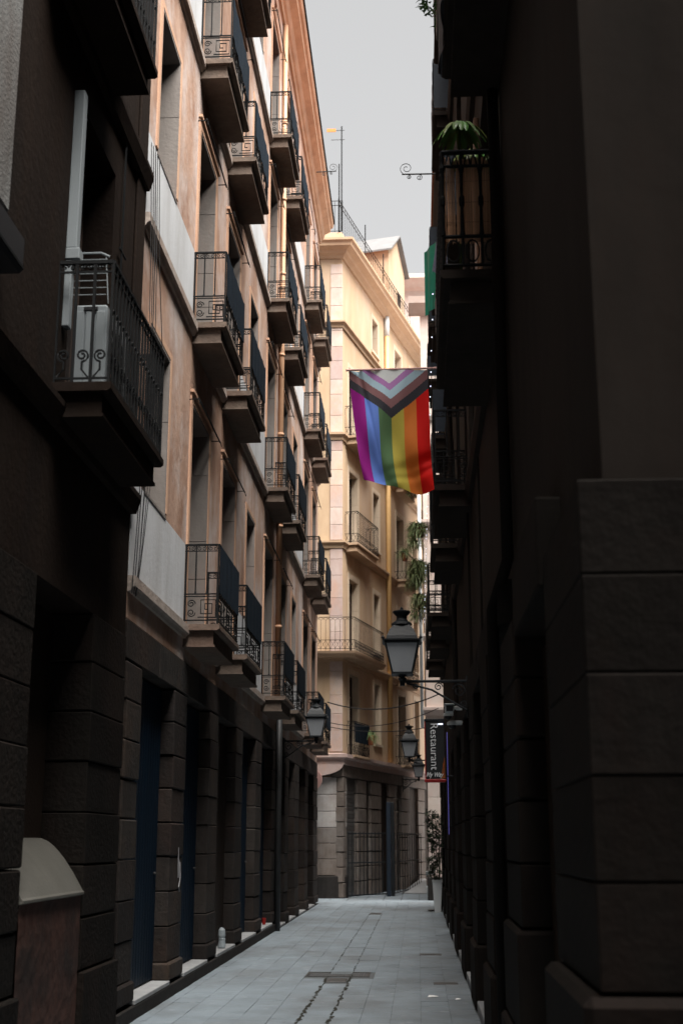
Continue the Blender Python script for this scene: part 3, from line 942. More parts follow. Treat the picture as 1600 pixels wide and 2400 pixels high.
# wooden shutter leaves beside the near balcony door
m = MB(RUF).cbox(0.0, 0.05, -11.9, -11.46, 5.77, 8.6, 0.01)
m.build('shutter', 'wood_panel', RB)
MB(RUF).cbox(0.0, 0.06, -14.5, -13.9, 5.77, 8.6, 0.01).build('shutter', 'dark_wall', RB)
def cast_rail(L, D):
    """heavier cast-iron railing: fat baluster posts, ornate bottom and top bands"""
    m = MB()
    zt = 1.02
    def run(p, q):
        p, q = Vector(p), Vector(q)
        n = max(3, int((q - p).length / 0.115))
        for z, r in ((0.06, 0.014), (0.30, 0.016), (0.90, 0.014), (zt, 0.022)):
            m.tube([(p.x, p.y, z), (q.x, q.y, z)], r, 5)
        for k in range(n + 1):
            a = p.lerp(q, k / n)
            m.lathe([(0.012, 0.06), (0.012, 0.30), (0.022, 0.31), (0.016, 0.36), (0.012, 0.55), (0.021, 0.57), (0.021, 0.63), (0.012, 0.65), (0.015, 0.84), (0.023, 0.88), (0.012, 0.92), (0.012, zt)], (a.x, a.y, 0), 7)
            if k < n:
                b = p.lerp(q, (k + 0.5) / n)
                d = (q - p).normalized()
                pts = []
                for j in range(17):
                    t = 2 * PI * j / 16
                    pts.append((b.x + d.x * 0.05 * math.cos(t), b.y + d.y * 0.05 * math.cos(t), 0.18 + 0.09 * math.sin(t)))
                m.tube(pts, 0.008, 4, cap=False)
                for sg in (-1, 1):
                    m.tube([(b.x + d.x * 0.05 * sg * (1 - t), b.y + d.y * 0.05 * sg * (1 - t), 0.90 + 0.10 * math.sin(t * PI)) for t in (0, 0.25, 0.5, 0.75, 1)], 0.008, 4)
    run((0.0, 0, 0), (D, 0, 0))
    run((D, 0, 0), (D, L, 0))
    run((0.0, L, 0), (D, L, 0))
    return m.mesh('railing', 'iron')
CR = cast_rail(2.4, 0.44)
balcony(RB, RUF, 180, -(9.05 + 2.4), 5.80, 2.4, 0.44, slabm='dark_wall', screen=None, rail=CR)
# ground floor piers (plinth tops catch the light), lintels, recessed doors
RP = [(10.30, 11.40), (13.15, 14.25), (16.00, 17.30), (19.10, 20.62), (22.25, 23.75), (25.2, 26.6), (28.2, 29.6), (31.2, 33.58)]
for i, (a, b) in enumerate(RP):
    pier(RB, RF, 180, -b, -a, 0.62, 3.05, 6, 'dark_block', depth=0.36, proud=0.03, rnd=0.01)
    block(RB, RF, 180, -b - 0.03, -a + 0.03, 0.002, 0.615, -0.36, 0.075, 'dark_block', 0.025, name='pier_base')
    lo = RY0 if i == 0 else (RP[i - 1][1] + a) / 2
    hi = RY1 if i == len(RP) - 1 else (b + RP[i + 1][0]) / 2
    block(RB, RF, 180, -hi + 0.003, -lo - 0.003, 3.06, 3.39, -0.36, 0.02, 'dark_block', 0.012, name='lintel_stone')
edges = [8.92] + [v for p in RP for v in p]
for i in range(0, len(edges) - 1, 2):
    a, b = edges[i], edges[i + 1]
    MB(RF).cbox(-0.34, 0.06, -b + 0.034, -a - 0.034, 0.0, 0.11, 0.008).build('threshold', 'threshold_stone', RB)
    d = MB(RF).box(-0.46, -0.30, -b, -a, 0.0, 3.06).build('door', 'brown_door' if i % 4 else 'shutter_metal', RB)
    if i % 4 == 0:
        sm = shared(('rslat', round(b - a, 3)), lambda: MB().cbox(0, 0.018, 0.0, b - a - 0.02, 0.0, 0.088, 0.008).mesh('slat', 'shutter_metal'))
        for k in range(30):
            place('slat', sm, d, RF @ Vector((-0.299, -b + 0.01, 0.14 + k * 0.095)), PI)
    else:
        n = int((b - a) / 0.16)
        pw = (b - a) / n
        pm = shared(('rplank', round(pw, 3)), lambda: MB().cbox(0, 0.02, 0.004, pw - 0.004, 0, 2.85, 0.006).mesh('plank', 'brown_door'))
        for k in range(n):
            place('plank', pm, d, RF @ Vector((-0.299, -b + k * pw, 0.13)), PI)
for pu, z1_, z0_, pr_ in ((-12.6, 5.4, 3.5, 0.012), (-15.3, 5.5, 3.5, 0.015), (-21.6, 9.0, 3.45, 0.04)):
    MB(RUF).tube([(0.04, pu, z1_), (0.04, pu, z0_)], pr_, 7).build('conduit', 'dark_block', RB)

# nearest building on the right: its corner faces the camera
CB = thing('dark_corner_building', 'near black stone corner building filling the right edge of the lane', 'building', (0.6, 4.62, 0))
cops = [(-7.55, -5.95, 0.0, 2.75), (-8.4, -6.9, 7.45, 9.9)]
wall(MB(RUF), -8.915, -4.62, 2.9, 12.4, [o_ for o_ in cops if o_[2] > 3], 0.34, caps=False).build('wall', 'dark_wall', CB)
window(CB, RUF, 180, -8.4, 7.45, 1.5, 2.45, door=True)
MB(RF).box(-9.0, -0.6, -8.91, -4.75, 0, 12.4).build('inner_wall', 'dark_wall', CB)
SF = FM(0.6, 4.62, -90)                      # face towards the camera: local y runs along +X
wall(MB(SF), 0.10, 9.0, 2.9, 12.4, [(2.2, 3.4, 7.0, 9.4), (5.2, 6.4, 7.0, 9.4)], 0.34, caps=False).build('wall', 'dark_wall', CB)
window(CB, SF, -90, 2.2, 7.0, 1.2, 2.4)
window(CB, SF, -90, 5.2, 7.0, 1.2, 2.4)
zs = [1.10 + 0.36 * k for k in range(6)]
for k in range(5):
    off = 0.35 if k % 2 else 0.0
    cuts = [0.0 + 0.0] + [0.62 + off + 0.85 * j for j in range(10)]
    for j in range(len(cuts) - 1):
        block(CB, SF, -90, cuts[j] + 0.003, cuts[j + 1] - 0.003, zs[k] + 0.003, zs[k + 1] - 0.003, -0.50 if j else -1.33, 0.012, 'dark_block', 0.006, shift=random.uniform(-0.004, 0.004))
block(CB, SF, -90, -0.06, 9.0, 0.0, 1.09, -1.34, 0.06, 'dark_block', 0.03, name='pier_base')
pier(CB, RF, 180, -8.70, -7.55, 1.12, 2.88, 5, 'dark_block', depth=0.36, proud=0.03, rnd=0.01)
block(CB, RF, 180, -8.73, -7.52, 0.56, 1.11, -0.36, 0.06, 'dark_block', 0.02, name='pier_base')
block(CB, RF, 180, -8.75, -7.50, 0.0, 0.555, -0.36, 0.09, 'dark_block', 0.02, name='pier_base')
block(CB, RF, 180, -7.52, -5.98, 2.76, 3.2, -0.33, 0.024, 'dark_block', 0.012, name='lintel_stone')
d = MB(RF).box(-0.30, -0.16, -7.55, -5.95, 0.0, 2.76).build('door', 'door_wood', CB)
pm = MB().cbox(0, 0.02, 0.005, 0.32 - 0.005, 0, 2.6, 0.008).mesh('plank', 'door_wood')
for k in range(5):
    place('plank', pm, d, RF @ Vector((-0.159, -7.55 + k * 0.32, 0.1)), PI)
balcony(CB, RUF, 180, -8.88, 7.45, 3.0, 0.40, slabm='dark_wall', screen=None)
m = MB(RF)                                   # pale down pipe with a kink
m.tube([(-0.05, -8.80, 7.2), (-0.05, -8.80, 3.5), (0.05, -9.1, 3.2), (0.05, -9.1, 0.1)], 0.045, 8)
m.build('drain_pipe', 'dark_block', CB, smooth=True)

# unseen building added beside and behind the camera to shade the near right corner
BB = thing('unseen_shade_building', 'unseen dark building added beside the camera to shade the near right corner', 'building', (0.9, 1.4, 0))
BF = FM(0.9, 1.4, 90)                        # its face towards the side street
BS = FM(0.9, 0.0, 180)
wall(MB(BF), -12.0, 0.0, 0.0, 17.0, [(-3.2, -2.0, 4.5, 6.8), (-6.2, -5.0, 4.5, 6.8)], 0.3, caps=False).build('wall', 'dark_wall', BB)
wall(MB(BS), -1.4, 30.0, 0.0, 17.0, [], 0.3, caps=False).build('wall', 'dark_wall', BB)
window(BB, BF, 90, -3.2, 4.5, 1.2, 2.3)
window(BB, BF, 90, -6.2, 4.5, 1.2, 2.3)
MB().box(1.5, 12.9, -30, 0.0, 0.0, 17.1).build('inner_wall', 'dark_wall', BB)
MB().box(0.8, 13.0, -30, 1.5, 17.1, 17.25).build('roof', 'terracotta', BB)

# ================================================================== END OF THE LANE: yellow corner building
YB = thing('yellow_corner_building', 'ochre yellow corner building with pink stone quoins closing the lane', 'building', (-2.2, 38, 0))
A2 = -13.765
Y2 = FM(-2.2, 38.0, A2)                      # flank along the bend
Y1F = FM(-2.2, 38.0, -90)                    # front towards the camera (local y runs along +X, so u < 0)
YFL = [4.05, 7.0, 10.45, 13.9, 17.65]
YT = 19.9
y2w = [(0.75, 1.0, 2.2), (3.55, 0.75, 1.7), (6.6, 1.0, 2.2), (8.9, 0.75, 1.7)]
yops = []
for fi, f in enumerate(YFL):
    for u, w, h in y2w:
        h_ = h if fi < 4 else 1.25
        z = f + (0.02 if h > 2 and fi < 4 else 0.55)
        if fi == 4:
            z = f + 0.35
            if u in (0.75,):
                continue
        yops.append((u, u + w, z, min(z + h_ + (0.25 if fi < 4 else 0), f + 2.75)))
wall(MB(Y2), 0.0, 14.0, 3.75, YT, yops, 0.30, caps=False).build('wall', 'yellow_plaster', YB)
wall(MB(Y1F), -7.0, 0.0, 3.75, YT, [], 0.3, caps=False).build('wall', 'yellow_plaster', YB)
MB(Y2).box(-6.0, -0.60, 0.7, 14.0, 0, YT).build('inner_wall', 'yellow_plaster', YB)
for a, b, c, d in yops:
    h = d - c
    window(YB, Y2, A2, a + 0.03, c, b - a - 0.06, h - 0.03, door=h > 2, inset=0.22)
    surround(YB, Y2, A2, a, c, b - a, h, 'yellow_jamb', depth=0.30, t=0.03, proud=0.008)
    m = MB(Y2)
    m.box(0, 0.016, a - 0.14, a - 0.002, c, d + 0.14)
    m.box(0, 0.016, b + 0.002, b + 0.14, c, d + 0.14)
    m.box(0, 0.014, a - 0.002, b + 0.002, d + 0.002, d + 0.14)
    m.build('architrave', 'yellow_jamb', YB)
    if h < 2.2:
        MB(Y2).box(-0.26, 0.06, a - 0.1, b + 0.1, c - 0.08, c - 0.002).build('window_sill', 'yellow_jamb', YB)
YP0, YP1, YP2 = Y1F @ Vector((0, -7.0, 0)), Y1F @ Vector((0, 0, 0)), Y2 @ Vector((0, 14.0, 0))
for f in YFL[1:]:
    pr = [(0, f - 0.22), (0.05, f - 0.22), (0.07, f - 0.12), (0.14, f - 0.06), (0.14, f), (0, f + 0.03)]
    sweep_corner(pr, YP0, YP1, YP2).build('string_course', 'yellow_cornice', YB)
f = YFL[0]
sweep_corner([(0, f - 0.30), (0.10, f - 0.30), (0.10, f - 0.16), (0.2, f - 0.10), (0.2, f), (0, f + 0.04)], YP0, YP1, YP2).build('string_course', 'pink_stone', YB)
ycor = [(0, YT - 0.08), (0.06, YT - 0.08), (0.09, YT), (0.18, YT + 0.06), (0.22, YT + 0.14), (0.40, YT + 0.22), (0.42, YT + 0.34), (0.48, YT + 0.38), (0.48, YT + 0.46), (0, YT + 0.46)]
sweep_corner(ycor, YP0, YP1, YP2).build('cornice', 'yellow_cornice', YB)
m = MB(Y2).box(-0.25, 0.0, 0.0, 14.0, YT + 0.46, YT + 0.86)
m.T = Y1F
m.box(-0.25, 0.0, -7.0, -0.0, YT + 0.46, YT + 0.86)
m.build('parapet', 'yellow_plaster', YB)
MB(Y2).box(-6.0, -0.25, 0.3, 14.0, YT + 0.40, YT + 0.5).build('roof', 'terracotta', YB)
# pink stone quoin pilaster, one block at a time
z = 4.12
k = 0
while z < YT - 0.3:
    h = [0.62, 0.48, 0.55, 0.7, 0.5][k % 5]
    z2 = min(z + h, YT - 0.27)
    if any(f - 0.24 < z2 and z < f + 0.04 for f in YFL[1:]):
        fx = [f for f in YFL[1:] if f - 0.24 < z2 and z < f + 0.04][0]
        if z < fx - 0.3:
            z2 = fx - 0.225
        else:
            z = fx + 0.035
            z2 = z + h
    block(YB, Y1F, -90, -0.36, 0.022, z + 0.004, z2 - 0.004, -0.55, 0.025, 'pink_stone', 0.008, name='quoin')
    z = z2
    k += 1
# drain pipe on the flank
m = MB(Y2)
m.tube([(0.09, 5.2, YT - 0.1), (0.09, 5.2, 4.1)], 0.09, 10)
m.build('drain_pipe', 'yellow_pipe', YB, smooth=True)
MB(Y2).tube([(0.09, 5.2, YT), (0.09, 5.2, YT - 0.75)], 0.10, 10).build('drain_pipe', 'white_metal', YB, smooth=True)
# ground floor of the yellow building: round corner column and stone piers
zc = [0.0, 0.62, 1.08, 1.52, 1.96, 2.42, 2.9, 3.4]
for k in range(7):
    h = zc[k + 1] - zc[k]
    m = MB()
    m.lathe([(0.52, 0.008), (0.53, 0.02), (0.53, h - 0.02), (0.52, h - 0.006)] if k else [(0.58, 0.0), (0.58, h - 0.03), (0.56, h - 0.006)], (-2.62, 38.55, zc[k]), 28)
    m.build('column_drum', 'kerb_stone' if k == 0 else ('grey_block' if k < 4 else 'column_pale'), YB, smooth=False)
pier(YB, Y1F, -90, -4.6, -0.98, 0.1, 3.4, 7, 'grey_block', depth=0.3, proud=-0.25)
m = MB(Y1F)                                  # curved bracket under the first floor
pts = [(0.0, -0.95 + 0.9 * math.sin(t * PI / 2) * 1.0, 3.74 - 0.42 * (1 - (1 - math.cos(t * PI / 2)))) for t in [i / 10 for i in range(11)]]
prof = [(-1.0, 3.75)] + [(-1.0 + 1.05 * math.sin(t * PI / 2), 3.40 + 0.35 * (1 - math.cos(t * PI / 2))) for t in [i / 10 for i in range(11)]]
vs_ = [(0.16, a, b) for a, b in prof] + [(-0.6, a, b) for a, b in prof]
n = len(prof)
m.add(vs_, [list(range(n)), [n + k for k in range(n)][::-1]] + [[k, (k + 1) % n, n + (k + 1) % n, n + k] for k in range(n)])
m.build('bracket', 'pink_stone', YB)
YP = [(0.02, 0.35), (1.55, 2.55), (3.05, 4.25), (5.25, 6.2), (6.8, 8.0), (9.2, 10.2), (11.4, 13.9)]
for i, (a, b) in enumerate(YP):
    pier(YB, Y2, A2, a, b, 0.0, 3.4, 8, 'grey_block', depth=0.36, proud=0.02, joint=0.03)
block(YB, Y2, A2, 0.02, 13.9, 3.41, 3.745, -0.36, 0.03, 'grey_block', 0.012, name='lintel_stone')
for i in range(len(YP) - 1):
    a, b = YP[i][1], YP[i + 1][0]
    d = MB(Y2).box(-0.46, -0.10, a, b, 0.0, 3.41).build('door', 'shutter_metal' if i in (0, 3) else 'brown_door', YB)
    if i in (0, 3):
        sm = shared(('yslat', round(b - a, 3)), lambda: MB().cbox(0, 0.03, 0.0, b - a - 0.02, 0.0, 0.105, 0.012).mesh('slat', 'shutter_metal'))
        for k in range(29):
            place('slat', sm, d, Y2 @ Vector((-0.099, a + 0.01, 0.05 + k * 0.115)), R_(A2))
    else:
        npl = max(3, int((b - a) / 0.2))
        pw = (b - a) / npl
        pm = shared(('yplank', round(pw, 3)), lambda: MB().cbox(0, 0.02, 0.004, pw - 0.004, 0, 3.3, 0.006).mesh('plank', 'brown_door'))
        for k in range(npl):
            place('plank', pm, d, Y2 @ Vector((-0.099, a + k * pw, 0.03)), R_(A2))
# balconies of the yellow building
def hoop_rail(L, D, hgt=1.0):
    """bars ending in crossed hoops at top and bottom"""
    m = MB()
    r = 0.008
    def run(p, q):
        p, q = Vector(p), Vector(q)
        n = max(3, int((q - p).length / 0.14))
        for z in (0.05, 0.30, hgt):
            m.tube([(p.x, p.y, z), (q.x, q.y, z)], r * 1.2)
        for k in range(n):
            a, b = p.lerp(q, k / n), p.lerp(q, (k + 1) / n)
            m.tube([(a.x, a.y, 0.30), (a.x, a.y, hgt - 0.09)], r)
            m.tube([(a.x, a.y, hgt - 0.09), (b.x, b.y, hgt)], r * 0.8)
            m.tube([(b.x, b.y, hgt - 0.09), (a.x, a.y, hgt)], r * 0.8)
            m.tube([(a.x, a.y, 0.05), (b.x, b.y, 0.30)], r * 0.8)
            m.tube([(b.x, b.y, 0.05), (a.x, a.y, 0.30)], r * 0.8)
        m.tube([(q.x, q.y, 0), (q.x, q.y, hgt)], r * 1.2)
    run((0, 0, 0), (D, 0, 0))
    run((D, 0, 0), (D, L, 0))
    run((0, L, 0), (D, L, 0))
    return m.mesh('railing', 'iron')
for f, u, L, D in ((10.45, 0.35, 2.35, 0.40), (13.9, 0.35, 2.35, 0.40), (10.45, 6.3, 1.7, 0.40), (7.0, 6.3, 1.7, 0.40), (4.05, 0.55, 1.6, 0.22), (4.05, 6.2, 1.9, 0.3), (13.9, 6.3, 1.7, 0.4)):
    balcony(YB, Y2, A2, u, f + 0.004, L, D, slabm='yellow_cornice', screen=('screen_cloth' if f == 4.05 else None), rail=hoop_rail(L, D), corb=f > 5)
# wrap-around balcony on the second level
f = 7.0
m = sweep_corner([(0.0, f - 0.14), (0.5, f - 0.14), (0.56, f - 0.06), (0.58, f + 0.01), (0, f + 0.032)], Y1F @ Vector((0, -3.4, 0)), YP1, Y2 @ Vector((0, 2.9, 0)))
wb = m.build('balcony', 'yellow_cornice', YB)
m = MB()
def hoop_run(m, p, q, z0, hgt=1.0, r=0.008):
    p, q = Vector(p), Vector(q)
    n = max(3, int((q - p).length / 0.14))
    for z in (0.06, 0.32, hgt):
        m.tube([(p.x, p.y, z0 + z), (q.x, q.y, z0 + z)], r * 1.3)
    for k in range(n + 1):
        a, b = p.lerp(q, k / n), p.lerp(q, min(1, (k + 1) / n))
        m.tube([(a.x, a.y, z0 + 0.0), (a.x, a.y, z0 + hgt - 0.09)], r)
        if k < n:
            m.tube([(a.x, a.y, z0 + hgt - 0.09), (b.x, b.y, z0 + hgt)], r * 0.8)
            m.tube([(b.x, b.y, z0 + hgt - 0.09), (a.x, a.y, z0 + hgt)], r * 0.8)
            m.tube([(a.x, a.y, z0 + 0.06), (b.x, b.y, z0 + 0.32)], r * 0.8)
            m.tube([(b.x, b.y, z0 + 0.06), (a.x, a.y, z0 + 0.32)], r * 0.8)
c0 = Y1F @ Vector((0.52, -3.3, 0))
_n1, _n2 = Vector((0, -1, 0)), (Y2.to_3x3() @ Vector((1, 0, 0)))
c1 = YP1 + (_n1 + _n2) / (1 + _n1.dot(_n2)) * 0.52
c2 = c1.copy()
c3 = Y2 @ Vector((0.52, 2.85, 0))
for p, q in ((c0, c1), (c1, c3)):
    hoop_run(m, p, q, 7.02)
m.build('railing', 'iron', wb)
# roof terrace: railing, antenna, small gabled roof house
m = MB()
for pa_, pb_ in ((Y2 @ Vector((-0.1, -0.05, 0)), Y2 @ Vector((-0.1, 9.5, 0))), (Y1F @ Vector((-0.1, -1.0, 0)), Y1F @ Vector((-0.1, 0.02, 0)))):
    nb_ = int((pb_ - pa_).length / 0.24)
    for z in (0.10, 1.02, 1.18):
        m.tube([(pa_.x, pa_.y, YT + 0.86 + z), (pb_.x, pb_.y, YT + 0.86 + z)], 0.012, 4)
    for k in range(nb_ + 1):
        c_ = pa_.lerp(pb_, k / nb_)
        m.tube([(c_.x, c_.y, YT + 0.86), (c_.x, c_.y, YT + 2.04)], 0.010, 4)
for u in (0.1, 3.2, 5.6):
    q = Y2 @ Vector((-0.12, u, 0))
    m.tube([(q.x, q.y, YT + 0.8), (q.x, q.y, YT + (3.4 if u < 1 else 2.7))], 0.020, 5)
m.build('roof_railing', 'iron', YB)
m = MB(Y2)
pa, pb, pz = 6.45, 8.85, 23.2
m.box(-4.2, -0.15, pa, pb, YT + 0.5, pz)
m.add([(-0.15, pa, pz), (-0.15, pb, pz), (-0.15, (pa + pb) / 2, pz + 1.0), (-4.2, pa, pz), (-4.2, pb, pz), (-4.2, (pa + pb) / 2, pz + 1.0)], [[0, 1, 2], [3, 5, 4]])
ph = m.build('roof_house', 'yellow_plaster', YB)
m = MB(Y2)
mid = (pa + pb) / 2
for sgn in (-1, 1):
    e = pa - 0.18 if sgn < 0 else pb + 0.18
    zz = pz - 0.12
    m.add([(0.02, e, zz), (-4.4, e, zz), (-4.4, mid, pz + 1.03), (0.02, mid, pz + 1.03), (0.02, e, zz + 0.07), (-4.4, e, zz + 0.07), (-4.4, mid, pz + 1.10), (0.02, mid, pz + 1.10)],
          [[0, 1, 2, 3], [4, 7, 6, 5], [0, 4, 5, 1], [0, 3, 7, 4], [1, 5, 6, 2]])
m.build('gable_roof', 'roof_sheet', ph)
MB(Y2).box(-0.15, -0.13, mid + 0.05, mid + 0.5, 21.0, 22.0).build('window', 'frame_wood', ph)
# pale building round the bend, and a farther one
PB = thing('pale_stone_building', 'pale pinkish stone building at the bend behind the right wall', 'building', (0.28, 36.9, 0))
PF = FM(0.28, 36.9, -90)
PL = FM(0.28, 36.9, 180)
z = 0.62
k = 0
while z < 4.6:
    h = [0.5, 0.62, 0.46, 0.58][k % 4]
    block(PB, PF, -90, 0.0, 0.9, z, z + h - 0.008, -0.6, 0.02, 'pale_stone', 0.008)
    z += h
    k += 1
block(PB, PF, -90, -0.04, 1.0, 0.0, 0.61, -0.64, 0.06, 'kerb_stone', 0.02, name='pier_base')
wall(MB(PF), 0.0, 5.0, z, 17.5, [], 0.3).build('wall', 'pale_stone', PB)
MB(PF).box(-9.0, -0.02, 0.02, 5.0, 0.0, 17.4).build('inner_wall', 'pale_stone', PB)
MB(PF).extr([(0, 5.05), (0.08, 5.05), (0.16, 5.2), (0.16, 5.28), (0, 5.3)], -0.10, 5.0).build('string_course', 'pale_stone', PB)
MB(PF).extr([(0, 17.3), (0.1, 17.35), (0.35, 17.6), (0.4, 17.8), (0, 17.8)], -0.35, 5.0).build('cornice', 'pale_stone', PB)
for zz in (7.2, 10.6, 13.9):
    MB(PF).extr([(0, zz), (0.07, zz), (0.12, zz + 0.12), (0.12, zz + 0.2), (0, zz + 0.2)], -0.08, 5.0).build('string_course', 'pale_stone', PB)
MB().tube([(0.16, 36.78, 13.2), (0.16, 36.78, 4.7)], 0.05, 10).build('drain_pipe', 'white_metal', PB, smooth=True)
FB = thing('distant_building', 'distant pale building with a jutting cornice seen beside the green tarpaulin', 'building', (-0.3, 54, 0))
FF = FM(-0.3, 54, -90)
wall(MB(FF), 0.0, 8.0, 0.0, 26.0, [(0.5, 1.2, 20.5, 22.0), (0.5, 1.2, 17.0, 18.6)], 0.3).build('wall', 'pale_stone', FB)
MB(FF).box(-6.0, -0.6, 0.05, 8.0, 0.0, 26).build('inner_wall', 'pale_stone', FB)
window(FB, FF, -90, 0.5, 20.5, 0.7, 1.5)
window(FB, FF, -90, 0.5, 17.0, 0.7, 1.6)
MB(FF).extr([(0, 25.8), (0.2, 25.9), (0.6, 26.2), (0.6, 26.4), (0, 26.4)], -0.5, 8.0).build('cornice', 'pale_stone', FB)
MB(FF).box(-3.0, -0.3, 1.0, 4.0, 26.4, 27.2).build('roof_parapet', 'yellow_plaster', FB)
# kerb ramp on the far side
# ================================================================== THINGS
# ---- wall lanterns on iron brackets
def lantern(label, wx, y, z, arm, sgn, glow=False):
    """arm leaves the wall at (wx, y, z) towards sgn*X; tapered four-sided lantern stands on its end"""
    t = thing('wall_lantern', label, 'lantern', (wx, y, z), 'wall lanterns along the lane')
    cx = wx + sgn * arm
    m = MB()
    m.tube([(wx, y, z), (cx, y, z)], 0.016, 6)
    m.tube([(wx, y, z - 0.34), (wx + sgn * 0.08, y, z - 0.30), (wx + sgn * arm * 0.55, y, z - 0.10), (cx - sgn * 0.05, y, z - 0.02)], 0.013, 5)
    m.box(min(wx, wx + sgn * 0.02), max(wx, wx + sgn * 0.02), y - 0.03, y + 0.03, z - 0.42, z + 0.06)
    def sp(c, zc, r, fl, st):
        m.tube([(wx + sgn * p[0], y, p[2]) for p in spiral(c, zc, r, 1.5, fl, st, 18, 'xz', 0)], 0.009, 4)
    sp(0.10, z - 0.11, 0.085, 1, 0.3)
    sp(arm * 0.45, z - 0.065, 0.05, -1, PI)
    sp(0.06, z - 0.26, 0.05, -1, 0)
    sp(arm * 0.8, z - 0.05, 0.035, 1, PI)
    m.build('bracket', 'lamp_iron', t)
    b, tp = 0.115, 0.188                      # half widths of the glass at bottom and top
    z0, z1 = z + 0.10, z + 0.43
    m = MB()
    m.lathe([(0.03, z - 0.05), (0.03, z + 0.01), (0.055, z + 0.03), (0.03, z + 0.05), (0.06, z0 - 0.025)], (cx, y, 0), 10)
    m.box(cx - b - 0.012, cx + b + 0.012, y - b - 0.012, y + b + 0.012, z0 - 0.025, z0)
    m.box(cx - tp - 0.015, cx + tp + 0.015, y - tp - 0.015, y + tp + 0.015, z1, z1 + 0.03)
    m.box(cx - tp - 0.04, cx + tp + 0.04, y - tp - 0.04, y + tp + 0.04, z1 + 0.03, z1 + 0.045)
    for sx in (-1, 1):
        for sy in (-1, 1):
            m.tube([(cx + sx * b, y + sy * b, z0), (cx + sx * tp, y + sy * tp, z1)], 0.013, 4)
            m.lathe([(0.018, 0), (0.024, 0.015), (0.008, 0.03), (0.0, 0.05)], (cx + sx * (tp + 0.03), y + sy * (tp + 0.03), z1 + 0.045), 6)
    m.build('frame', 'lamp_iron', t)
    e = 0.005
    for k in range(4):
        mm = MB()
        q = [(-b + 0.01, -b, z0), (b - 0.01, -b, z0), (tp - 0.01, -tp, z1), (-tp + 0.01, -tp, z1)]
        c_, s_ = math.cos(k * PI / 2), math.sin(k * PI / 2)
        o1 = [(cx + p[0] * c_ - p[1] * s_, y + p[0] * s_ + p[1] * c_, p[2]) for p in q]
        o2 = [(cx + (p[0] * c_ - (p[1] + 0.006) * s_), y + (p[0] * s_ + (p[1] + 0.006) * c_), p[2]) for p in q]
        mm.add(o1 + o2, [[0, 1, 2, 3], [7, 6, 5, 4], [0, 4, 5, 1], [1, 5, 6, 2], [2, 6, 7, 3], [3, 7, 4, 0]])
        mm.build('glass_pane', 'lamp_glass', t)
    m = MB()
    s2 = math.sqrt(2)
    m.lathe([(tp * s2 * 0.98, z1 + 0.046), (tp * s2 * 0.92, z1 + 0.09), (tp * s2 * 0.74, z1 + 0.17), (tp * s2 * 0.50, z1 + 0.225), (tp * s2 * 0.42, z1 + 0.235)], (cx, y, 0), 4, PI / 4)
    m.lathe([(0.125, z1 + 0.236), (0.115, z1 + 0.26), (0.075, z1 + 0.285), (0.06, z1 + 0.31)], (cx, y, 0), 12)
    m.build('roof', 'lamp_iron', t)
    m = MB()
    m.lathe([(0.062, z1 + 0.312), (0.062, z1 + 0.34), (0.105, z1 + 0.385), (0.105, z1 + 0.40), (0.05, z1 + 0.41), (0.02, z1 + 0.42), (0.016, z1 + 0.445), (0.0, z1 + 0.455)], (cx, y, 0), 12)
    m.build('crown', 'lamp_iron', t)
    return t
lantern('large black iron lantern on a scrolled bracket above the restaurant sign', 0.60, 15.0, 3.40, 0.76, -1)
lantern('black iron lantern on a bracket on the left wall below the balconies', -2.67, 26.0, 3.54, 0.65, 1)
lantern('smaller black iron lantern just left of the hanging restaurant sign', 0.6, 33.0 - 1.1, 3.50, 0.79, -1)
q = Y2 @ Vector((0.03, 7.0, 0))
lantern('farthest pale blue lantern on the ground floor of the yellow building', q.x, q.y, 3.62, 0.55, 1)

# ---- rainbow flag on a pole
FLG = thing('rainbow_flag', 'rainbow flag with a chevron hanging from a pole over the lane', 'flag', (0.58, 14.3, 7.0))
MB().tube([(0.60, 14.3, 7.02), (-0.78, 14.3, 7.015)], 0.013, 8).build('flag_pole', 'sign_pink', FLG)
TL, TR, BL, BR = Vector((-0.745, 14.3, 7.01)), Vector((0.185, 14.3, 7.0)), Vector((-0.56, 14.3, 5.66)), Vector((0.235, 14.3, 5.50))
NU, NV = 132, 190
FCOL = ['flag_purple', 'flag_blue', 'flag_green', 'flag_yellow', 'flag_orange', 'flag_red', 'flag_black', 'flag_brown', 'flag_lightblue', 'flag_pink', 'flag_white']
fm = MB()
pts = []
for j in range(NV + 1):
    v = j / NV
    for i in range(NU + 1):
        u = i / NU
        p = TL.lerp(TR, u).lerp(BL.lerp(BR, u), v)
        p.x += 0.035 * math.sin(v * 5.2 + u * 1.6) * v * (0.35 + 0.65 * math.sin(u * PI)) - 0.03 * math.sin(v * PI) * (1 - u)
        p.z += -0.03 * math.sin(u * PI) * v + 0.012 * math.sin(u * 9 + v * 4) * v
        d = 0.075 * math.sin(u * 6.5 + v * 3.4 + 0.6) * (0.12 + v) + 0.045 * math.sin(u * 13 - v * 9.0) * v * v + 0.06 * math.sin(v * 7.5 + u * 8.0) * v + 0.022 * math.sin(u * 24 + v * 6) * (1 - v) ** 2 * (1 - u)
        d += 0.05 * math.exp(-((v - 0.72 - 0.28 * (1 - u)) / 0.05) ** 2) * u + 0.04 * math.exp(-((v - 0.9 + 0.25 * (u - 0.6)) / 0.035) ** 2) * u
        d += 0.03 * math.exp(-((u - 0.12 - 0.25 * v) / 0.03) ** 2) * (1 - v)
        p.y += d
        pts.append(tuple(p))
fm.v = pts
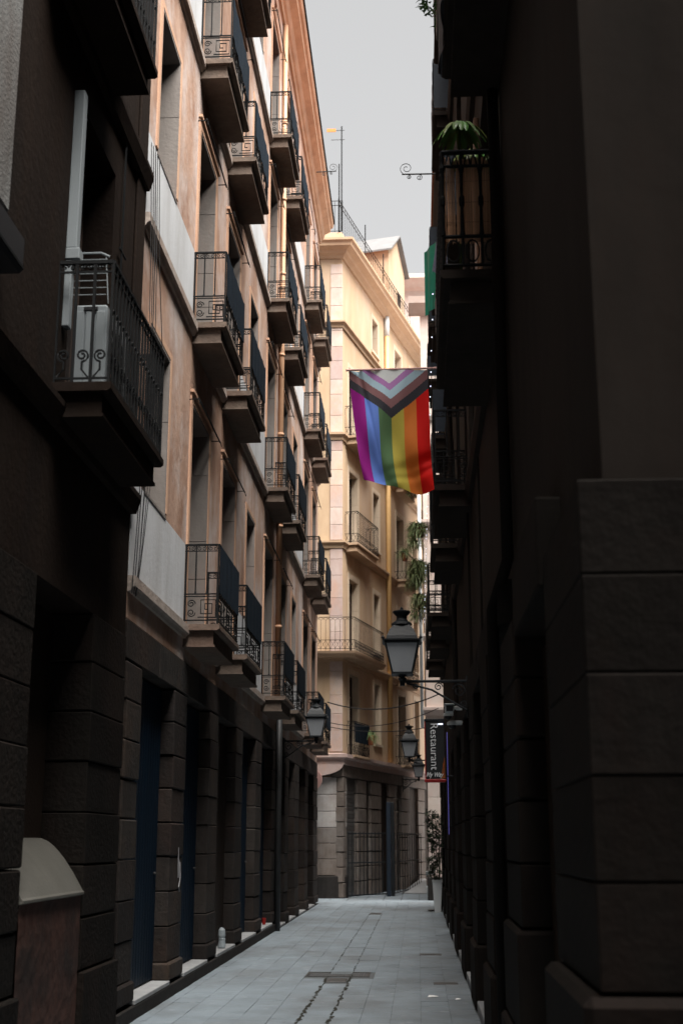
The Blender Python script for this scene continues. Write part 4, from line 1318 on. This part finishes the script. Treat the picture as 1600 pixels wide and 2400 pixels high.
for j in range(NV):
    v = (j + 0.5) / NV
    for i in range(NU):
        u = (i + 0.5) / NU
        a = 2 * abs(u - 0.5) * 0.265
        if v < 0.120 - a: c = 10
        elif v < 0.180 - a: c = 9
        elif v < 0.256 - a: c = 8
        elif v < 0.332 - a: c = 7
        elif v < 0.415 - a: c = 6
        else: c = min(5, int(u * 6))
        o_ = j * (NU + 1) + i
        fm.f.append([o_, o_ + 1, o_ + NU + 2, o_ + NU + 1])
        fm.mi.append(c)
fm.build('cloth', FCOL, FLG, smooth=True)

# ---- hanging restaurant sign
SG = thing('restaurant_sign', 'black hanging box sign reading Restaurant with a red edge', 'sign', (0.6, 22, 3.1))
MB().cbox(0.145, 0.465, 21.96, 22.06, 2.60, 3.56, 0.006).build('panel', 'sign_black', SG)
MB().cbox(0.118, 0.480, 21.945, 22.075, 2.545, 2.598, 0.008).build('end_cap', 'sign_red', SG)
MB().cbox(0.125, 0.470, 21.95, 22.07, 3.562, 3.60, 0.008).build('end_cap', 'lamp_iron', SG)
MB().box(0.128, 0.1445, 21.955, 22.065, 2.60, 3.56).build('edge_strip', 'sign_red', SG)
MB().quad((0.40, 21.957, 2.61), (0.464, 21.957, 2.61), (0.464, 21.957, 2.98), (0.43, 21.957, 2.86)).build('flame_print', 'sign_flame', SG)
MB().tube([(0.46, 22.01, 3.5), (0.7, 22.01, 3.5)], 0.012, 6).tube([(0.46, 22.01, 2.65), (0.6, 22.01, 2.65)], 0.012, 6).build('bracket', 'lamp_iron', SG)
def text(body, size, loc, rot, name, m, parent, shear=0.0, bold=0.0, sx=1.0):
    cu = bpy.data.curves.new(name, 'FONT')
    cu.body = body
    cu.size = size
    cu.extrude = 0.0015
    cu.offset = bold
    cu.shear = shear
    cu.resolution_u = 3
    cu.align_x = 'CENTER'
    cu.align_y = 'CENTER'
    tmp = bpy.data.objects.new('tmp_text', cu)
    COL.objects.link(tmp)
    dg = bpy.context.evaluated_depsgraph_get()
    me = bpy.data.meshes.new_from_object(tmp.evaluated_get(dg))
    bpy.data.objects.remove(tmp)
    M = Matrix.Translation(Vector(loc) - WO[parent.name]) @ rot @ Matrix.Diagonal((sx, 1, 1, 1))
    me.transform(M)
    me.materials.clear()
    me.materials.append(MATS[m])
    me.name = name
    ob = bpy.data.objects.new(name, me)
    COL.objects.link(ob)
    ob.parent = parent
    return ob
face = Matrix.Rotation(PI / 2, 4, 'X')                       # text upright, facing -Y
text('Restaurant', 0.185, (0.285, 21.954, 3.14), face @ Matrix.Rotation(-PI / 2, 4, 'Z'), 'lettering', 'sign_text', SG, sx=0.97)
text('My Way', 0.102, (0.285, 21.954, 2.67), face, 'lettering', 'sign_text', SG, shear=0.35, bold=0.002, sx=0.80)
MB().box(0.36, 0.44, 21.93, 21.95, 3.50, 3.52).build('light_bar', 'led_white', SG)

# ---- violet light line on the wall below the sign
LED = MB().tube([(0.515, 22.3, 3.40), (0.515, 22.3, 1.7)], 0.006, 6).build('light_strip', 'led_violet')
tag(LED, 'thin violet light strip running down the right wall beside the sign', 'light strip')

# ---- surveillance cameras on the right wall
def cctv(label, y, z):
    t = thing('surveillance_camera', label, 'camera', (0.57, y, z))
    m = MB()
    m.tube([(0.57, y, z + 0.03), (0.47, y, z + 0.02), (0.44, y - 0.02, z)], 0.022, 8)
    m.lathe([(0.05, 0), (0.05, 0.02), (0.0, 0.02)], (0.55, y, z - 0.01), 10)
    m.build('arm', 'white_metal', t)
    m = MB()
    m.cbox(0.36, 0.47, y - 0.16, y + 0.12, z - 0.045, z + 0.045, 0.012)
    m.cbox(0.35, 0.48, y - 0.20, y + 0.10, z + 0.046, z + 0.058, 0.004)
    m.build('housing', 'white_metal', t)
    MB().lathe([(0.0, 0), (0.03, 0.001), (0.032, 0.01), (0.0, 0.011)], (0, 0, 0), 14).build('tmp', 'dark_plastic') if False else None
    MB().box(0.372, 0.458, y - 0.165, y - 0.161, z - 0.036, z + 0.036).build('lens_window', 'dark_plastic', t)
    return t
cctv('white box surveillance camera on the right wall below the lantern bracket', 16.5, 3.22)
def dome_cam(label, x, y, z, r):
    t = thing('dome_camera', label, 'camera', (0.58, y, z), 'dome cameras on the right wall')
    MB().cbox(x - 0.02, 0.585, y - r * 0.6, y + r * 0.6, z + 0.0, z + r * 0.8, 0.01).build('arm', 'white_metal', t)
    MB().lathe([(r * 0.5, r * 0.75), (r, r * 0.5), (r, 0.0), (r * 0.92, -0.005)], (x, y, z), 16).build('housing', 'white_metal', t, smooth=True)
    MB().lathe([(r * 0.85, -0.006), (r * 0.7, -r * 0.5), (r * 0.3, -r * 0.78), (0, -r * 0.82)], (x, y, z), 16).build('bubble', 'dark_plastic', t, smooth=True)
dome_cam('white dome camera hanging just under the box surveillance camera', 0.45, 16.55, 3.03, 0.065)
dome_cam('small white dome camera above the top end of the restaurant sign', 0.50, 20.6, 3.52, 0.075)

# ---- air conditioner, drying rack and duct on the near left balcony
AC = thing('air_conditioner', 'white outdoor air conditioner unit standing on the near left balcony', 'air conditioner', (-2.6, 9.3, 4.94))
m = MB()
m.cbox(-2.655, -2.395, 9.30, 10.08, 5.02, 5.72, 0.015)
m.build('casing', 'casing_white', AC)
for k in range(3):                            # ribs of the near side panel
    MB().cbox(-2.645 + k * 0.083, -2.575 + k * 0.083, 9.288, 9.302, 5.05, 5.66, 0.004).build('side_panel', 'casing_white', AC)
MB().box(-2.58, -2.47, 9.282, 9.2995, 5.668, 5.695).build('handle', 'dark_plastic', AC)
m = MB()
for k in range(9):
    r = 0.03 + 0.028 * k
    m.tube([(-2.386, 9.62 + r * math.cos(a), 5.36 + r * math.sin(a)) for a in [2 * PI * i / 28 for i in range(29)]], 0.004, 3, cap=False)
for k in range(8):
    a = PI * k / 8
    m.tube([(-2.384, 9.62 - 0.27 * math.cos(a), 5.36 - 0.27 * math.sin(a)), (-2.384, 9.62 + 0.27 * math.cos(a), 5.36 + 0.27 * math.sin(a))], 0.005, 3)
m.build('fan_grille', 'dark_plastic', AC)
for y in (9.36, 9.98):
    MB().cbox(-2.64, -2.41, y, y + 0.04, 4.94, 5.02, 0.005).build('foot', 'dark_plastic', AC)
DR = thing('drying_rack', 'white wire drying rack hung behind the railing above the air conditioner', 'drying rack', (-2.5, 9.2, 5.7))
m = MB()
for k in range(6):
    z = 5.76 + 0.06 * k
    m.tube([(-2.68, 9.20, z), (-2.385, 9.20, z)], 0.0035, 4)
m.build('wire_bar', 'casing_white', DR)['kind'] = 'stuff'
MB().tube([(-2.40, 9.2, 6.10), (-2.365, 9.2, 5.68)], 0.005, 4).build('side_rod', 'casing_white', DR)
MB().tube([(-2.69, 9.2, 6.10), (-2.69, 9.2, 5.68)], 0.009, 5).build('side_rod', 'casing_white', DR)
MB().tube([(-2.70, 9.2, 6.115), (-2.44, 9.2, 6.115), (-2.37, 9.2, 6.08)], 0.010, 6).build('top_rod', 'casing_white', DR)
DU = thing('white_duct', 'white plastic trunking running up the wall behind the near left balcony', 'duct', (-2.7, 9.15, 5.5))
MB().cbox(-2.70, -2.615, 9.10, 9.20, 6.12, 7.52, 0.006).build('trunking', 'casing_white', DU)
MB().cbox(-2.70, -2.585, 9.09, 9.21, 6.02, 6.118, 0.008).build('elbow', 'casing_white', DU)
MB().cbox(-2.70, -2.645, 9.10, 9.19, 5.46, 6.018, 0.006).build('trunking', 'casing_white', DU)
WB_ = thing('wall_box', 'black metal box fixed to the wall at the left edge', 'box', (-2.63, 7.9, 5.3))
MB().cbox(-2.70, -2.52, 7.0, 7.58, 5.18, 5.44, 0.02).build('casing', 'dark_plastic', WB_)
MB().box(-2.519, -2.51, 7.05, 7.55, 5.20, 5.22).build('lip', 'iron', WB_)

# ---- cables hanging down the joint between the two left buildings
rnd = random.Random(5)
for k in range(6):
    y = 11.75 + 0.07 * k
    pts = []
    for i in range(25):
        t = i / 24
        z = 8.6 - 4.75 * t
        pts.append((-2.65 + 0.008 * (k % 3) + 0.05 * math.sin(PI * t), y + 0.05 * math.sin(5 * t + k) * t + (0.28 * math.sin(PI * t) ** 6 * (k == 5)) - 0.05 * k * t ** 5, z))
    o = MB().tube(pts, 0.0045, 5).build('hanging_cable', 'cable')
    tag(o, ['leftmost thin black cable down the joint between the left facades', 'second thin black cable from the left down the facade joint', 'third thin black cable from the left down the facade joint', 'fourth thin black cable from the left down the facade joint', 'fifth black cable down the joint beside the bowed one', 'rightmost black cable bowing out over the white band'][k], 'cable', 'cables down the left facade joint')

# ---- things on and around the reed balcony on the right
RS = thing('reed_screen', 'brown split-reed screen tied inside the railing of the right balcony', 'screen', (0.4, 9.1, 5.85))
rnd = random.Random(9)
rm_ = [MB().tube([(0, 0, 0), (0.002 * rnd.uniform(-1, 1), 0.002 * rnd.uniform(-1, 1), 0.35), (0.003 * rnd.uniform(-1, 1), 0, 0.70 + 0.03 * rnd.random())], 0.0042, 5).mesh('reed', 'reed') for _ in range(6)]
x = 0.30
while x < 0.69:
    place('reed', rm_[rnd.randrange(6)], RS, (x, 9.115 + rnd.uniform(-0.003, 0.003), 6.09 + rnd.uniform(-0.02, 0.01)))
    x += 0.0086 if not (0.345 < x < 0.352) else 0.02
yy = 9.12
k = 0
while yy < 11.4:
    o = place('reed', rm_[k % 6], RS, (0.285, yy, 6.09 + rnd.uniform(-0.02, 0.01)))
    yy += 0.0112
    k += 1
m = MB()
for z in (6.25, 6.42, 6.60, 6.72):
    m.tube([(0.28, 9.108, z), (0.36, 9.109, z - 0.004), (0.44, 9.107, z), (0.69, 9.108, z + 0.003)], 0.0014, 3)
m.build('wire', 'iron', RS)['kind'] = 'stuff'
# potted palm-like plant
PM = thing('fan_leaf_plant', 'green fan-leaved potted plant behind the reed screen of the right balcony', 'plant', (0.42, 9.9, 5.82))
MB().lathe([(0.10, 0), (0.14, 0.28), (0.15, 0.30), (0.12, 0.30), (0.0, 0.28)], (0.42, 9.9, 5.82), 14).build('pot', 'terracotta', PM)
rnd = random.Random(21)
m = MB()
heads = []
for k, (hx, hy, hz, hr) in enumerate(((0.43, 9.62, 7.36, 0.21), (0.53, 9.95, 7.30, 0.19))):
    m.tube([(0.42, 9.9, 6.1), (0.42 + (hx - 0.42) * 0.3, 9.9 + (hy - 9.9) * 0.3, 6.7), (hx, hy, hz)], 0.010, 5)
    heads.append((hx, hy, hz, hr))
m.build('stem', 'leaf', PM)
for hx, hy, hz, hr in heads:
    n = 20
    for k in range(n):
        a = PI * 2 * k / n + rnd.uniform(-0.08, 0.08)
        L = hr * rnd.uniform(0.85, 1.1)
        dx, dy = math.cos(a), math.sin(a)
        lf = MB()
        pr = []
        for i in range(7):
            t = i / 6
            pr.append((hx + dx * L * t, hy + dy * L * t, hz + 0.05 * math.sin(t * 2.4) - 0.16 * t ** 2.4, 0.004 + 0.042 * t * (1 - t ** 4) + 0.002))
        vv = []
        for px_, py_, pz_, w in pr:
            vv += [(px_ - dy * w, py_ + dx * w, pz_ - 0.006), (px_, py_, pz_ + 0.006), (px_ + dy * w, py_ - dx * w, pz_ - 0.006)]
        ff = []
        for i in range(6):
            ff += [[3 * i, 3 * i + 1, 3 * i + 4, 3 * i + 3], [3 * i + 1, 3 * i + 2, 3 * i + 5, 3 * i + 4]]
        lf.add(vv, ff)
        lf.build('leaf', 'leaf_yellow' if rnd.random() < 0.4 else 'leaf_fan', PM)
# pale curtain in the balcony doorway, chequered cloth and green tarpaulin farther on
def drape(name, label, cat, m_, x0, y0, x1, y1, zt, zb, amp=0.02, waves=7, taper=1.0, nu=40, nv=30, off=0.0):
    d = Vector((x1 - x0, y1 - y0, 0))
    nrm = Vector((-d.y, d.x, 0)).normalized()
    b = MB()
    for j in range(nv + 1):
        v = j / nv
        for i in range(nu + 1):
            u = i / nu
            w = taper + (1 - taper) * v
            uu = u * w
            p = Vector((x0, y0, 0)) + d * uu + nrm * (amp * math.sin(u * waves * PI) * (0.3 + 0.7 * v) + off * v)
            b.v.append((p.x, p.y, zt + (zb - zt) * v + 0.02 * math.sin(u * waves * PI) * (j == nv)))
    for j in range(nv):
        for i in range(nu):
            o_ = j * (nu + 1) + i
            b.f.append([o_, o_ + 1, o_ + nu + 2, o_ + nu + 1])
            b.mi.append(0)
    o = b.build(name, m_, smooth=True)
    return tag(o, label, cat)
drape('curtain', 'pale grey curtain hanging at the doorway behind the reed balcony', 'curtain', 'curtain', 0.675, 9.25, 0.69, 9.75, 8.3, 5.9, 0.012, 5)
drape('cloth', 'chequered grey cloth hanging over a balcony edge right of the sky', 'cloth', 'check_cloth', 0.40, 12.75, 0.235, 12.95, 8.46, 7.60, 0.018, 5, taper=0.12)
drape('tarpaulin', 'green tarpaulin covering a far balcony front on the right', 'tarpaulin', 'tarp_green', 0.29, 24.1, 0.52, 23.6, 13.25, 11.85, 0.05, 3)
drape('dark_sheet', 'navy sheet covering the upper right balcony front nearest the camera', 'sheet', 'tarp_navy', 0.262, 5.9, 0.262, 8.92, 8.5, 7.4, 0.02, 9)
drape('dark_sheet', 'navy sheet hung across the end of the upper right balcony', 'sheet', 'tarp_navy', 0.265, 8.935, 0.68, 8.935, 8.48, 7.42, 0.015, 4)
# string lights along the right balconies
SLT = thing('string_lights', 'string of tiny white lights running along the right balconies', 'string lights', (0.2, 15, 6.7))
pts = [(0.225, 11.6 + 0.5 * k, 6.78 + 0.05 * math.sin(k * 2.1) - 0.10 * (k % 3 == 1)) for k in range(40)]
MB().tube(pts, 0.003, 4).build('wire', 'cable', SLT)
bulb = MB().lathe([(0.0, -0.008), (0.006, -0.004), (0.006, 0.004), (0.0, 0.008)], (0, 0, 0), 6).mesh('bulb', 'led_white')
for k, p in enumerate(pts):
    place('bulb', bulb, SLT, (p[0] - 0.008, p[1], p[2] - 0.015))
# decorative iron arms high on the walls
def arm(label, x0, y, z, L, sgn):
    t = thing('iron_arm', label, 'iron bracket', (x0, y, z))
    m = MB().tube([(x0, y, z), (x0 + sgn * L, y, z + 0.01)], 0.014, 5)
    for c, zc, r, st in ((L - 0.08, z + 0.12, 0.12, -PI / 2), (L - 0.30, z - 0.06, 0.055, PI / 2), (L - 0.12, z - 0.045, 0.04, PI / 2)):
        m.tube([(x0 + sgn * p[0], y, p[2]) for p in spiral(c, zc, r, 1.6, 1, st, 22, 'xz', 0)], 0.007, 4)
    m.build('arm', 'lamp_iron', t)
arm('thin iron arm with a curl jutting from the left cornice into the sky', -2.32, 29.0, 17.9, 0.50, 1)
arm('thin iron arm with a curl jutting from the right wall into the sky', 0.58, 20.0, 12.74, 0.70, -1)
# roof antenna
AN = thing('antenna', 'thin roof antenna with an orange vane above the yellow building', 'antenna', (-2.1, 38.3, 20.4))
q = Y2 @ Vector((-0.14, 0.45, 0))
m = MB().tube([(q.x, q.y, YT + 1.15), (q.x, q.y, 24.9)], 0.022, 6)
for dz in (24.75, 24.4):
    m.tube([(q.x - 0.35, q.y, dz), (q.x + 0.1, q.y, dz)], 0.010, 4)
m.build('mast', 'lamp_iron', AN)
MB().cbox(q.x - 0.5, q.x - 0.2, q.y - 0.01, q.y + 0.01, 24.70, 24.82, 0.004).build('vane', 'orange_metal', AN)
# round sign at the left corner
RD = thing('round_sign', 'round pinkish sign disc jutting out behind the left corner', 'sign', (-2.88, 35.1, 3.2))
m = MB(Matrix.Translation((-2.86, 35.12, 3.2)) @ Matrix.Rotation(PI / 2, 4, 'X'))
m.lathe([(0.0, 0.0), (0.29, 0.0), (0.30, 0.008), (0.29, 0.016), (0.0, 0.016)], (0, 0, 0), 32)
m.build('disc', 'sign_pink', RD)
MB().tube([(-2.86, 35.14, 3.2), (-2.86, 35.14, 0.0)], 0.025, 8).build('post', 'lamp_iron', RD)
# cables across the bend
for lab, p0, pm_, p1 in (('uppermost black cable spanning the lane in front of the yellow building', (-2.5, 5.38), (-0.8, 5.12), (0.6, 5.45)),
                         ('middle black cable sagging across the lane below the thick one', (-2.5, 4.82), (-0.7, 4.68), (0.6, 5.08)),
                         ('lowest black cable crossing the lane level with the lanterns', (-2.4, 4.68), (-0.9, 4.50), (0.6, 4.62))):
    pts = []
    for i in range(21):
        t = i / 20
        x = p0[0] + (p1[0] - p0[0]) * t
        z = (1 - t) ** 2 * p0[1] + 2 * t * (1 - t) * (2 * pm_[1] - 0.5 * p0[1] - 0.5 * p1[1]) + t * t * p1[1]
        pts.append((x, 36.2 - 1.2 * t + 0.0, z))
    o = MB().tube(pts, 0.018 if 'upper' in lab else 0.012, 5).build('overhead_cable', 'cable')
    tag(o, lab, 'cable', 'cables across the lane')
# metal gate and fence in front of the yellow ground floor
GT = thing('metal_fence', 'dark iron bar fence with a tall post before the yellow ground floor', 'fence', (-1.0, 41, 0))
def fence(p, q, h, sp=0.15):
    p, q = Vector(p), Vector(q)
    n = int((q - p).length / sp)
    bar = shared('fbar', lambda: MB().tube([(0, 0, 0.06), (0, 0, 1.85)], 0.011, 5).mesh('bar', 'lamp_iron'))
    for k in range(n + 1):
        a = p.lerp(q, k / n)
        place('bar', bar, GT, (a.x, a.y, 0))
    for z in (0.08, 0.98, 1.80):
        MB().tube([(p.x, p.y, z), (q.x, q.y, z)], 0.020, 5).build('rail', 'lamp_iron', GT)
fence((-2.02, 38.1, 0), (-0.95, 39.35, 0), 1.85)
fence((-0.72, 39.8, 0), (0.08, 45.4, 0), 1.85, 0.5)
MB().cbox(-0.95, -0.82, 39.40, 39.53, 0.0, 2.72, 0.01).build('post', 'tarp_navy', GT)
MB().cbox(-0.815, -0.72, 39.53, 39.8, 0.0, 2.72, 0.01).build('post', 'lamp_iron', GT)
kb = MB()
kb.add([(-0.55, 41.5, 0.0), (0.25, 41.2, 0.0), (0.25, 47.0, 0.0), (0.05, 47.0, 0.0), (-0.55, 41.5, 0.03), (0.25, 41.2, 0.03), (0.25, 47.0, 0.30), (0.05, 47.0, 0.30)], [[4, 5, 6, 7], [0, 1, 5, 4], [1, 2, 6, 5], [0, 4, 7, 3], [2, 3, 7, 6]])
struct(kb.build('raised_kerb', 'threshold_stone'))
# ---- planter with bamboo and menu stand by the right wall
def blades(mb, c, n, L, spread, droop, w, rnd, updown=1.0):
    for _ in range(n):
        a = rnd.uniform(0, 2 * PI)
        el = rnd.uniform(0.1, 1.0) * updown
        LL = L * rnd.uniform(0.6, 1.15)
        b0 = Vector(c) + Vector((rnd.uniform(-spread, spread), rnd.uniform(-spread, spread), rnd.uniform(-spread, spread)))
        d = Vector((math.cos(a), math.sin(a), 0))
        s_ = Vector((-d.y, d.x, 0))
        prev = None
        for i in range(5):
            t = i / 4
            p = b0 + d * LL * t * 0.8 + Vector((0, 0, LL * (el * t - droop * t * t)))
            ww = w * (1 - t * 0.92)
            cur = (p - s_ * ww, p + s_ * ww)
            if prev:
                mb.quad(tuple(prev[0]), tuple(prev[1]), tuple(cur[1]), tuple(cur[0]))
            prev = cur
rnd = random.Random(31)
BP = thing('bamboo_planter', 'dark leafy bamboo in a tall pale planter against the right wall', 'plant', (0.40, 31.0, 0))
MB().lathe([(0.10, 0.0), (0.155, 0.66), (0.165, 0.68), (0.165, 0.72), (0.13, 0.72), (0.12, 0.64), (0.0, 0.64)], (0.42, 30.9, 0), 4, PI / 4).build('planter', 'white_metal', BP)
m = MB()
for k in range(7):
    a = rnd.uniform(0, 2 * PI)
    m.tube([(0.42 + 0.05 * math.cos(a), 30.9 + 0.05 * math.sin(a), 0.6), (0.40 + 0.12 * math.cos(a), 30.9 + 0.12 * math.sin(a), 1.4), (0.38 + 0.17 * math.cos(a), 30.9 + 0.2 * math.sin(a), 2.15)], [0.010, 0.008, 0.004], 5)
m.build('stem', 'leaf_dark', BP)
m = MB()
for k in range(130):
    z = rnd.uniform(0.75, 2.25)
    blades(m, (0.42 + rnd.uniform(-0.20, 0.10), 30.9 + rnd.uniform(-0.16, 0.16), z), 11, 0.17, 0.05, 0.5, 0.017, rnd)
m.build('foliage', 'leaf_dark', BP)['kind'] = 'stuff'
MS = thing('menu_stand', 'slim dark menu stand with a pale tilted board by the planter', 'stand', (0.40, 31.6, 0))
MB().tube([(0.36, 31.6, 0.02), (0.36, 31.6, 0.86)], 0.012, 6).build('pole', 'lamp_iron', MS)
MB().cbox(0.20, 0.48, 31.45, 31.75, 0.0, 0.022, 0.006).build('base', 'grey_pipe', MS)
m = MB(Matrix.Translation((0.27, 31.58, 0.87)) @ Matrix.Rotation(R_(-18), 4, 'X') @ Matrix.Rotation(R_(-14), 4, 'Y'))
m.cbox(-0.11, 0.11, -0.14, 0.14, -0.012, 0.012, 0.004)
m.build('board', 'white_metal', MS)
# ---- hanging planters at the far end of the right wall
pot_me = MB().lathe([(0.10, 0.0), (0.145, 0.20), (0.15, 0.22), (0.12, 0.22), (0.11, 0.18), (0, 0.18)], (0, 0, 0), 14).mesh('pot', 'terracotta')
for i, (x, y, z, mt, n, L, lab) in enumerate(((0.12, 31.2, 8.95, 'leaf_pale', 520, 0.50, 'upper terracotta pot of trailing spider plant at the right wall end'),
                                              (0.14, 31.4, 8.0, 'leaf_pale', 760, 0.55, 'middle terracotta pot with the bushiest pale trailing leaves'),
                                              (0.16, 31.3, 7.15, 'leaf_pale', 560, 0.48, 'lowest terracotta pot of trailing green leaves at the right wall end'),
                                              (0.10, 31.0, 10.2, 'leaf', 120, 0.35, 'highest pot on the right wall end with short dark leaves'))):
    t = thing('hanging_plant', lab, 'plant', (x, y, z), 'pots of trailing plants at the right wall end')
    place('pot', pot_me, t, (x, y, z))
    MB().tube([(x, y, z + 0.2), (0.6, y, z + 0.35)], 0.008, 4).tube([(x + 0.14, y, z + 0.1), (0.6, y, z + 0.1)], 0.008, 4).build('hook', 'iron', t)
    m = MB()
    rnd = random.Random(40 + i)
    blades(m, (x - 0.04, y, z + 0.22), n, L * 0.7, 0.13, 0.95, 0.014, rnd, 0.9)
    blades(m, (x - 0.10, y - 0.05, z - 0.10), n // 2, L * 0.45, 0.17, 1.1, 0.013, rnd, 0.5)
    m.build('foliage', mt, t)['kind'] = 'stuff'
# plants on the yellow building's balconies and the leafy tuft at the top right
for (u, z, n, L, mt, lab) in ((2.1, 4.75, 110, 0.45, 'leaf_pale', 'pale trailing plant on the lowest balcony of the yellow building'),
                              (6.7, 11.5, 120, 0.60, 'leaf_pale', 'spiky plant on the farther upper balcony of the yellow building')):
    q = Y2 @ Vector((0.28, u, z))
    t = thing('balcony_plant', lab, 'plant', tuple(q))
    MB().lathe([(0.09, -0.30), (0.13, 0.0), (0.10, 0.0), (0.0, -0.04)], tuple(q), 12).build('pot', 'terracotta', t)
    m = MB()
    blades(m, tuple(q), n, L, 0.09, 1.0, 0.012, random.Random(int(u * 10)), 1.0)
    m.build('foliage', mt, t)['kind'] = 'stuff'
t = thing('trailing_plant', 'leafy green plant spilling over the uppermost right balcony against the sky', 'plant', (0.2, 13, 10.8))
m = MB()
rnd = random.Random(77)
for k in range(40):
    blades(m, (0.30 + rnd.uniform(-0.12, 0.1), 12.6 + rnd.uniform(-0.5, 0.5), 10.85 + rnd.uniform(-0.25, 0.5)), 6, 0.10, 0.03, 0.6, 0.018, rnd)
m.build('foliage', 'leaf', t)['kind'] = 'stuff'
MB().cbox(0.34, 0.52, 12.1, 13.1, 10.60, 10.78, 0.01).build('trough', 'dark_plastic', t)
# ---- drain grate, covers, litter
GR = thing('drain_grate', 'wide metal drain grate set in the paving across the centre strip', 'drain', (-1.0, 16.7, 0))
MB().box(-1.40, -0.62, 16.42, 16.99, -0.06, -0.035).build('pit', 'joint', GR)
m = MB().box(-1.40, -0.62, 16.42, 16.45, -0.04, 0.002)
m.box(-1.40, -0.62, 16.96, 16.99, -0.04, 0.002).box(-1.40, -1.37, 16.45, 16.96, -0.04, 0.002).box(-0.65, -0.62, 16.45, 16.96, -0.04, 0.002)
m.build('frame', 'grate_metal', GR)
bar = MB().box(-0.006, 0.006, 0, 0.51, -0.03, 0.0).mesh('bar', 'grate_metal')
for k in range(24):
    place('bar', bar, GR, (-1.355 + 0.03 * k, 16.45, 0))
def cover(label, x0, x1, y0, y1):
    o = MB().cbox(x0, x1, y0, y1, -0.03, 0.006, 0.003).build('utility_cover', 'grate_metal')
    return tag(o, label, 'cover', 'metal covers in the paving')
cover('small square metal cover just in front of the drain grate', -1.10, -0.87, 15.80, 16.18)
cover('narrow dark metal cover in the paving nearest the right wall', 0.15, 0.43, 15.58, 15.80)
cover('narrow dark metal cover in the paving beyond the near right one', -0.01, 0.31, 19.45, 19.70)
cover('distant metal cover in the paving near the end of the lane', -1.12, -0.86, 29.9, 30.5)
for lab, x, y, w in (('larger white paper scrap on the paving near the right wall', 0.13, 14.38, 0.06), ('smaller white paper scrap beside the right kerb', 0.39, 14.14, 0.035)):
    m = MB()
    m.add([(x - w, y - w, 0.006), (x + w, y - w * 0.6, 0.012), (x + w * 0.8, y + w, 0.006), (x - w * 0.7, y + w * 0.8, 0.016), (x, y, 0.02)], [[0, 1, 4], [1, 2, 4], [2, 3, 4], [3, 0, 4]])
    tag(m.build('paper_scrap', 'paper'), lab, 'paper')
mat('bottle_wrap', (0.30, 0.34, 0.36), (0.22, 0.25, 0.27), scale=20, rough=0.5, bump=0.3, bscale=60, var=0.05)
BT = thing('wrapped_bottle', 'whitish wrapped bottle standing on a doorstep by the left wall', 'bottle', (-2.71, 18.3, 0.172))
MB().lathe([(0.045, 0.0), (0.055, 0.02), (0.045, 0.10), (0.05, 0.13), (0.042, 0.135)], (-2.70, 18.3, 0.172), 9).build('body', 'bottle_wrap', BT)
MB().lathe([(0.043, 0.137), (0.052, 0.17), (0.046, 0.24), (0.025, 0.27), (0.0, 0.275)], (-2.705, 18.3, 0.172), 9).build('neck_wrap', 'bottle_wrap', BT)
RC = thing('red_cup', 'small red cup standing on a doorstep far along the left wall', 'cup', (-2.74, 23.4, 0.172))
MB().lathe([(0.028, 0.0), (0.036, 0.10), (0.032, 0.10), (0.026, 0.01), (0, 0.01)], (-2.72, 23.4, 0.172), 10).build('body', 'red_plastic', RC)
MB().lathe([(0.038, 0.10), (0.038, 0.112), (0.0, 0.114)], (-2.72, 23.4, 0.172), 10).build('lid', 'red_plastic', RC)
# dark weeds and grit in the two long joints of the centre strip
m = MB()
rnd = random.Random(8)
for xj in (-1.12, -0.84):
    y = 11.0
    while y < 30:
        w = rnd.uniform(0.004, 0.022) * (1.3 if y < 16.3 else 0.6)
        l_ = rnd.uniform(0.03, 0.16)
        x = xj + rnd.uniform(-0.012, 0.012)
        h = rnd.uniform(0.003, 0.014)
        m.add([(x - w, y, 0.001), (x + w, y + 0.01, 0.001), (x + w * 0.7, y + l_, 0.001), (x - w * 0.8, y + l_ * 0.9, 0.001), (x, y + l_ / 2, h)], [[0, 1, 4], [1, 2, 4], [2, 3, 4], [3, 0, 4]])
        y += l_ * rnd.uniform(0.6, 1.6) if y < 16.3 else l_ * rnd.uniform(0.9, 4.0)
o = m.build('joint_grit', 'soil')
tag(o, 'dark grit and moss filling the two long joints of the paving', 'grit')
o['kind'] = 'stuff'
